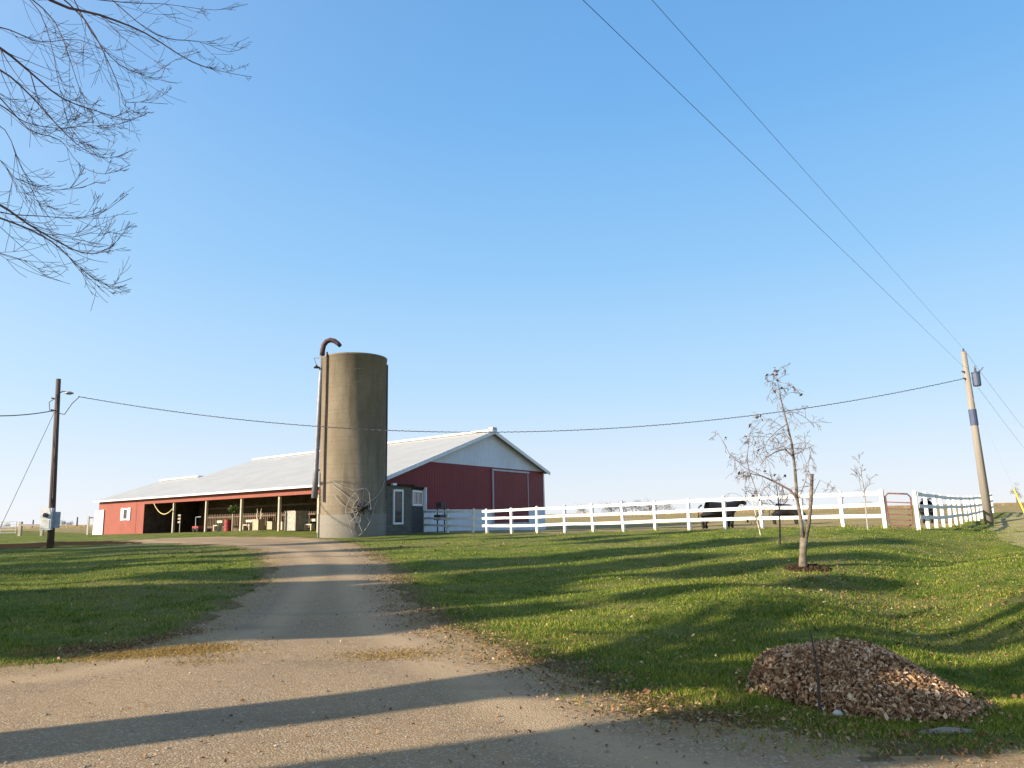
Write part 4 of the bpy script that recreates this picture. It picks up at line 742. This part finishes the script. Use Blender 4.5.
def cow(x, y, ang, label, graze=False, sc_=1.0):
    z = h(x, y); t = thing('cow', (x, y, z), label, 'cow', 'black cattle in the paddock'); c, s = math.cos(ang), math.sin(ang)
    T = lambda p: np.array([x+(p[0]*c-p[1]*s)*sc_, y+(p[0]*s+p[1]*c)*sc_, z+p[2]*sc_])
    V = [(-.15,0,.97),(.35,0,.95),(.72,0,1.02),(-.62,0,1.04)]; Rr = [(.38,.41),(.38,.44),(.31,.40),(.31,.37)]; E_ = [(0,1),(1,2),(0,3)]
    def chain(start, pts):
        i = start
        for p, r in pts: V.append(p); Rr.append(r); E_.append((i, len(V)-1)); i = len(V)-1
        return i
    if graze: chain(2, [((1.05,0,.85),.17),((1.28,0,.5),.14),((1.38,0,.28),.13),((1.5,0,.1),.09)])
    else: chain(2, [((1.02,0,1.22),.19),((1.25,0,1.36),.15),((1.43,0,1.33),.13),((1.62,0,1.22),.085)])
    for sy_ in (-1, 1):
        chain(2, [((.68,.2*sy_,.7),.17),((.70,.2*sy_,.42),.105),((.68,.2*sy_,.15),.075),((.71,.2*sy_,.03),.08)])
        chain(3, [((-.64,.2*sy_,.74),.22),((-.54,.2*sy_,.52),.14),((-.72,.2*sy_,.34),.09),((-.68,.2*sy_,.12),.072),((-.65,.2*sy_,.03),.08)])
    MB().tube([T((-.78,0,1.22)), T((-.93,0,1.12)), T((-.98,0,.8)), T((-.96,0,.42))], [.05*sc_, .035*sc_, .025*sc_, .045*sc_], 7).build('tail', M_cow, t)
    b = skinned([T(p) for p in V], E_, [(r if hasattr(r, '__len__') else (r, r)) if sc_ == 1 else tuple(q*sc_ for q in (r if hasattr(r, '__len__') else (r, r))) for r in Rr], 'body', M_cow, t)
    hd = np.array([1.36, 0, .36]) if graze else np.array([1.38, 0, 1.44])
    for sy_ in (-1, 1): MB().tube([T(hd+np.array([0, .08*sy_, 0])), T(hd+np.array([-.03, .2*sy_, .01])), T(hd+np.array([-.04, .3*sy_, -.03]))], [.03*sc_, .055*sc_, .01], 7).build('ear', M_cow, t)
cp = atY(718, 531, 35.6); cow(cp[0], cp[1], R(8), 'black cow standing side-on close behind the long white fence', False, .93)
cp = atY(785, 518, 50); cow(cp[0], cp[1], R(-8), 'black cow grazing with lowered head farther out, behind the small tree', True)
cp = atY(928, 520, 44); cow(cp[0], cp[1], R(60), 'dark cow partly hidden behind the right-hand fence posts', False, 1.0)

# ------------------------------------------------------------------ utility poles
n = NT('creosote_wood'); a = n.noise(2, 5, .7, stretch=(6, 6, .4)); M_cre = n.done(n.ramp(a, [(.3, (.055, .035, .03)), (.7, (.12, .085, .07))]), .85); n = NT('grey_pole_wood'); a = n.noise(2, 5, .7, stretch=(6, 6, .4)); M_gp = n.done(n.ramp(a, [(.3, (.20, .175, .145)), (.7, (.30, .265, .22))]), .85)
M_ins = simple('porcelain', (.12, .09, .09), .3); M_wire = simple('black_cable', (.07, .07, .08), .6)
YL = 38.; pb = gp(50.5, 548); YL = pb[1]; pt = atY(58.5, 379, YL)
lpole = thing('utility_pole', pb, 'dark brown utility pole with grey meter boxes at the left of the lawn', 'utility pole'); MB().tube([pb-np.array([0,0,.3]), pt], [.165, .11], 14).build('pole', M_cre, lpole, smooth=True)
def lerp(a, b, s): return a*(1-s)+b*s
def lz(py): return lerp(pb, pt, (548-py)/(548-379))
mx = atY(47, 519, YL-.28); bx = MB(); bx.box(mx, (.52, .22, 1.05)); b_ = bx.build('meter_box', simple('grey_enamel', (.6, .6, .57), .5), lpole); MB().tube([mx+np.array([0, -.1, .18]), mx+np.array([0, -.2, .18])], .11, 16).build('meter', M_glass, b_)
MB().box(mx+np.array([0, -.115, -.25]), (.4, .02, .42)).build('door', simple('grey_enamel_door', (.55, .55, .52), .5), b_)
mx2 = atY(55.5, 520, YL-.1); MB().box(mx2, (.28, .3, .78)).build('switch_box', simple('blue_grey_box', (.30, .33, .38), .5), lpole)
MB().tube([lz(500)+np.array([.1, -.15, 0]), lz(415)+np.array([.1, -.13, 0]), lz(396)+np.array([.05, -.16, 0])], .035, 6).build('riser', M_cre, lpole)
arm = lz(394); MB().tube([arm, arm+np.array([.3, -.05, .1]), arm+np.array([.52, -.08, .05])], .03, 6).build('lamp_arm', M_ins, lpole); MB().lathe(arm+np.array([.62, -.08, -.08]), [(.08, 0), (.2, .04), (.2, .1), (.06, .16)], 12).build('lamp_head', simple('lamp_grey', (.3, .3, .32), .4), lpole)
for py_ in (400, 412): MB().tube([lz(py_), lz(py_)+np.array([-.25, -.1, .05])], .04, 6).build('insulator', M_ins, lpole)
MB().tube([lz(398)+np.array([.05,-.1,0]), lz(403)+np.array([-.35,-.1,0]), lz(412)+np.array([-.3,-.1,0]), lz(414)+np.array([0,-.15,0])], .02, 5).build('drip_loop', M_wire, lpole)
MB().tube([lz(414)+np.array([0,-.15,0]), lz(414)+np.array([.45,-.1,-.1]), lz(406)+np.array([.8,-.1,.05]), lz(398)+np.array([1.15,-.1,-.02])], .022, 5).build('drip_loop', M_wire, lpole)
pr = gp(989.5, 524); YR = pr[1]; prt = atY(963.5, 352, YR)
rpole = thing('utility_pole', pr, 'pale leaning utility pole with a transformer at the right of the lawn', 'utility pole'); MB().tube([pr-np.array([0,0,.3]), prt], [.225*YR/40, .135*YR/40], 14).build('pole', M_gp, rpole, smooth=True)
def rz(py): return lerp(pr, prt, (524-py)/(524-352))
tc = rz(380)+np.array([.42, -.05, 0]); MB().lathe(tc+np.array([0,0,-.4]), [(.02, 0), (.16, .01), (.19, .06), (.19, .66), (.21, .68), (.19, .74), (.06, .78)], 18).build('transformer', simple('transformer_blue_grey', (.07, .09, .14), .45), rpole)
MB().lathe(tc+np.array([0,0,.36]), [(.035, 0), (.07, .05), (.035, .1), (.07, .15), (.035, .2), (.02, .32)], 10).build('bushing', M_ins, rpole)
MB().tube([tc+np.array([0,0,.3]), tc+np.array([.3,0,.45]), tc+np.array([.42,0,.6])], .025, 5).build('lightning_arrester', M_ins, rpole)
MB().lathe(prt, [(.03, -.02), (.05, .05), (.03, .1), (.05, .15), (.01, .2)], 10).build('insulator', M_ins, rpole)
for py_ in (373, 380): MB().tube([rz(py_), rz(py_)+np.array([-.3, -.1, .03])], .045, 6).build('insulator', M_ins, rpole)
a_, b_ = rz(427), rz(411); MB().tube([a_, b_], .195*YR/40, 14).build('blue_band', simple('blue_wrap', (.06, .075, .13), .5), rpole)
def wire(a, b, sag, r, label, name='power_line', k=40, tw=0, to=None):
    pts = []
    for i in range(k+1):
        s = i/k; p = lerp(np.array(a), np.array(b), s); p = p-np.array([0, 0, sag*4*s*(1-s)]); pts.append(p)
    mb = MB(); mb.tube(pts, r, 5)
    if tw:
        pts2 = [p+np.array([0, math.sin(j*1.7)*tw, math.cos(j*1.7)*tw]) for j, p in enumerate([lerp(pts[int(q)], pts[min(int(q)+1, k)], q-int(q)) for q in np.arange(0, k, .12)])]
        mb.tube(pts2, r*.7, 4)
    return tag(mb.build(name, M_wire), label, 'power line')
wire(lz(398)+np.array([1.1, -.1, 0]), rz(380)+np.array([-.3, -.1, 0]), 2.25, .016, 'twisted service cable sagging between the two utility poles', 'service_cable', 60, .024)
wire(lz(411), atY(-60, 411, YL-6), .25, .025, 'cable leaving the left pole towards the left')
wire(lz(412)+np.array([-.1, 0, 0]), gp(2, 521)if False else A1(atY(-8, 530, YL-1.5), .6), 0, .012, 'thin guy wire slanting down left of the dark pole', 'guy_wire')
w0 = rz(366)+np.array([-.25, -.1, 0]); v0 = atY(583, 0, 8.5); wire(w0, w0+(v0-w0)*1.6, .0, .0048, 'lower overhead power line running up from the right pole')
w1 = prt+np.array([0, 0, .2]); v1 = atY(652, 0, 8.5); wire(w1, w1+(v1-w1)*1.6, .0, .0038, 'upper overhead power line running up from the top of the right pole')
wire(w1, atY(1060, 470, 95), 4*.1, .007, 'faint power line running right from the top of the right pole'); wire(w0, atY(1060, 490, 95), 4*.1, .007, 'faint lower power line running right into the distance')
ga = rz(392); gb = atY(1036, 538, YR-4.); gy = thing('guy_wire', gb, 'guy wire with a yellow guard slanting down right of the pale pole', 'guy wire'); MB().tube([ga, lerp(ga, gb, .70)], .006, 5).build('wire', simple('steel_strand', (.25, .25, .25)), gy); MB().tube([lerp(ga, gb, .70), gb], .03, 6).build('guard', simple('yellow_plastic', (.85, .65, .05), .5), gy)

# ------------------------------------------------------------------ left yard: gate, rail, posts
YG = 68; gg = atY(9, 531, YG); gz = h(gg[0], gg[1]); o = thing('tube_gate', (gg[0], gg[1], gz), 'grey tubular gate at the far left edge behind the dark pole', 'gate'); mgal = simple('galvanised_tube', (.5, .51, .52), .4, .4)
ga0 = atY(-14, 531, YG); ga1 = atY(16, 530.5, YG)
for k in range(5): MB().tube([A1(ga0, gz+.25+k*.25), A1(ga1, gz+.25+k*.25)], .03, 6).build('bar', mgal, o)
for q in (ga0, ga1, lerp(ga0, ga1, .5)): MB().tube([A1(q, gz+.2), A1(q, gz+1.28)], .03, 6).build('upright', mgal, o)
q1 = atY(20, 532, YG-1); q2 = atY(42, 532, YG-3); z1 = h(*q1[:2]); o = thing('rail_fence', A1(q1, z1), 'grey wooden rail fence between the tubular gate and the dark pole', 'fence')
MB().box(A1(q1, z1+.6), (.24, .24, 1.3)).build('post', Pm, o); MB().box(A1(q2, z1+.6), (.2, .2, 1.2)).build('post', Pm, o); MB().beam(A1(q1, z1+.95), A1(q2, z1+.9), .05, .16).build('rail', simple('grey_rail', (.12, .12, .13)), o)
q1 = atY(87.5, 533.5, 76); q2 = atY(93.5, 533.5, 76); z1 = h(*q1[:2]); q3 = atY(98.5, 533, 78); o = thing('gate_frame', A1(q1, z1), 'small frame of pale posts beside the left end of the barn', 'frame')
for q, hg_ in ((q1, 1.85), (q2, 1.75), (q3, 1.7)): MB().box(A1(q, z1+hg_/2), (.16, .16, hg_)).build('post', simple('pale_post', (.5, .48, .42)), o)
MB().beam(A1(q1, z1+1.7), A1(q3, z1+1.7), .06, .12).build('rail', mgal, o)
for i, (px, Yd) in enumerate([(77, 150), (33, 160)]):
    q = atY(px, 524, Yd); z1 = h(*q[:2]); tag(MB().tube([A1(q, z1), A1(q, z1+ (1.9 if i == 0 else 1.6))], [.16, .12], 8).build('field_post', M_twig), ['lone thin post standing in the field left of the barn', 'short post in the field above the rail fence'][i], 'post')
# far woods and lone trees
def far_tree(x, y, ht, rad, label, seed, group=None, dens=1500, m=None):
    g = np.random.default_rng(seed); z = h(x, y); t = thing('far_tree', (x, y, z), label, 'tree', group); MB().tube([(x, y, z-.3), (x+.1, y, z+ht*.5), (x, y, z+ht*.85)], [ht*.035, ht*.025, ht*.01], 8).build('trunk', M_twig, t)
    K = 16; cs = np.stack([g.normal(0, rad*.42, K), g.normal(0, rad*.42, K), ht*.58+g.normal(0, ht*.19, K)], -1); q = cs[g.integers(0, K, dens)]+g.normal(0, rad*.2, (dens, 3)); V, I = leaves(dens, q[:, 0], q[:, 1], q[:, 2], rad*.075, .9)
    np_mesh('crown', V, 3, I, m or M_ft, parent=t)
M_ft = rnd_mat('hazed_foliage', [(0, (.26, .27, .27)), (1, (.36, .36, .34))], .9)  # leaf colour greyed and lightened to stand for distance haze
q = atY(1017, 502, 170); far_tree(q[0], q[1], 4.6, 1.1, 'lone hazy tree on the horizon at the right edge', 1)
mb_x = [(64, 240, 1.6), (71, 250, 1.4), (8, 300, 1.5), (608, 330, 4.2), (622, 340, 5.0), (636, 335, 4.4), (650, 350, 5), (665, 345, 4.2), (580, 350, 3.6), (868, 330, 2.6)]
for i, (px, Yd, ht) in enumerate(mb_x):
    q = atY(px, 512, Yd); lab = ['low bushy tree on the left horizon, left of the pair', 'low bushy tree on the left horizon, right of the pair', 'low tree on the horizon above the tubular gate', 'first small far tree above the fence, right of the barn', 'second small far tree above the fence right of the barn', 'third small far tree on the horizon above the fence', 'fourth small far tree on the horizon above the fence', 'fifth far tree, last of the row above the fence', 'small far tree nearest the barn corner on the horizon', 'tiny far tree on the horizon near the gate'][i]
    far_tree(q[0], q[1], ht, ht*1.0, lab, 30+i, 'trees on the horizon', 500)
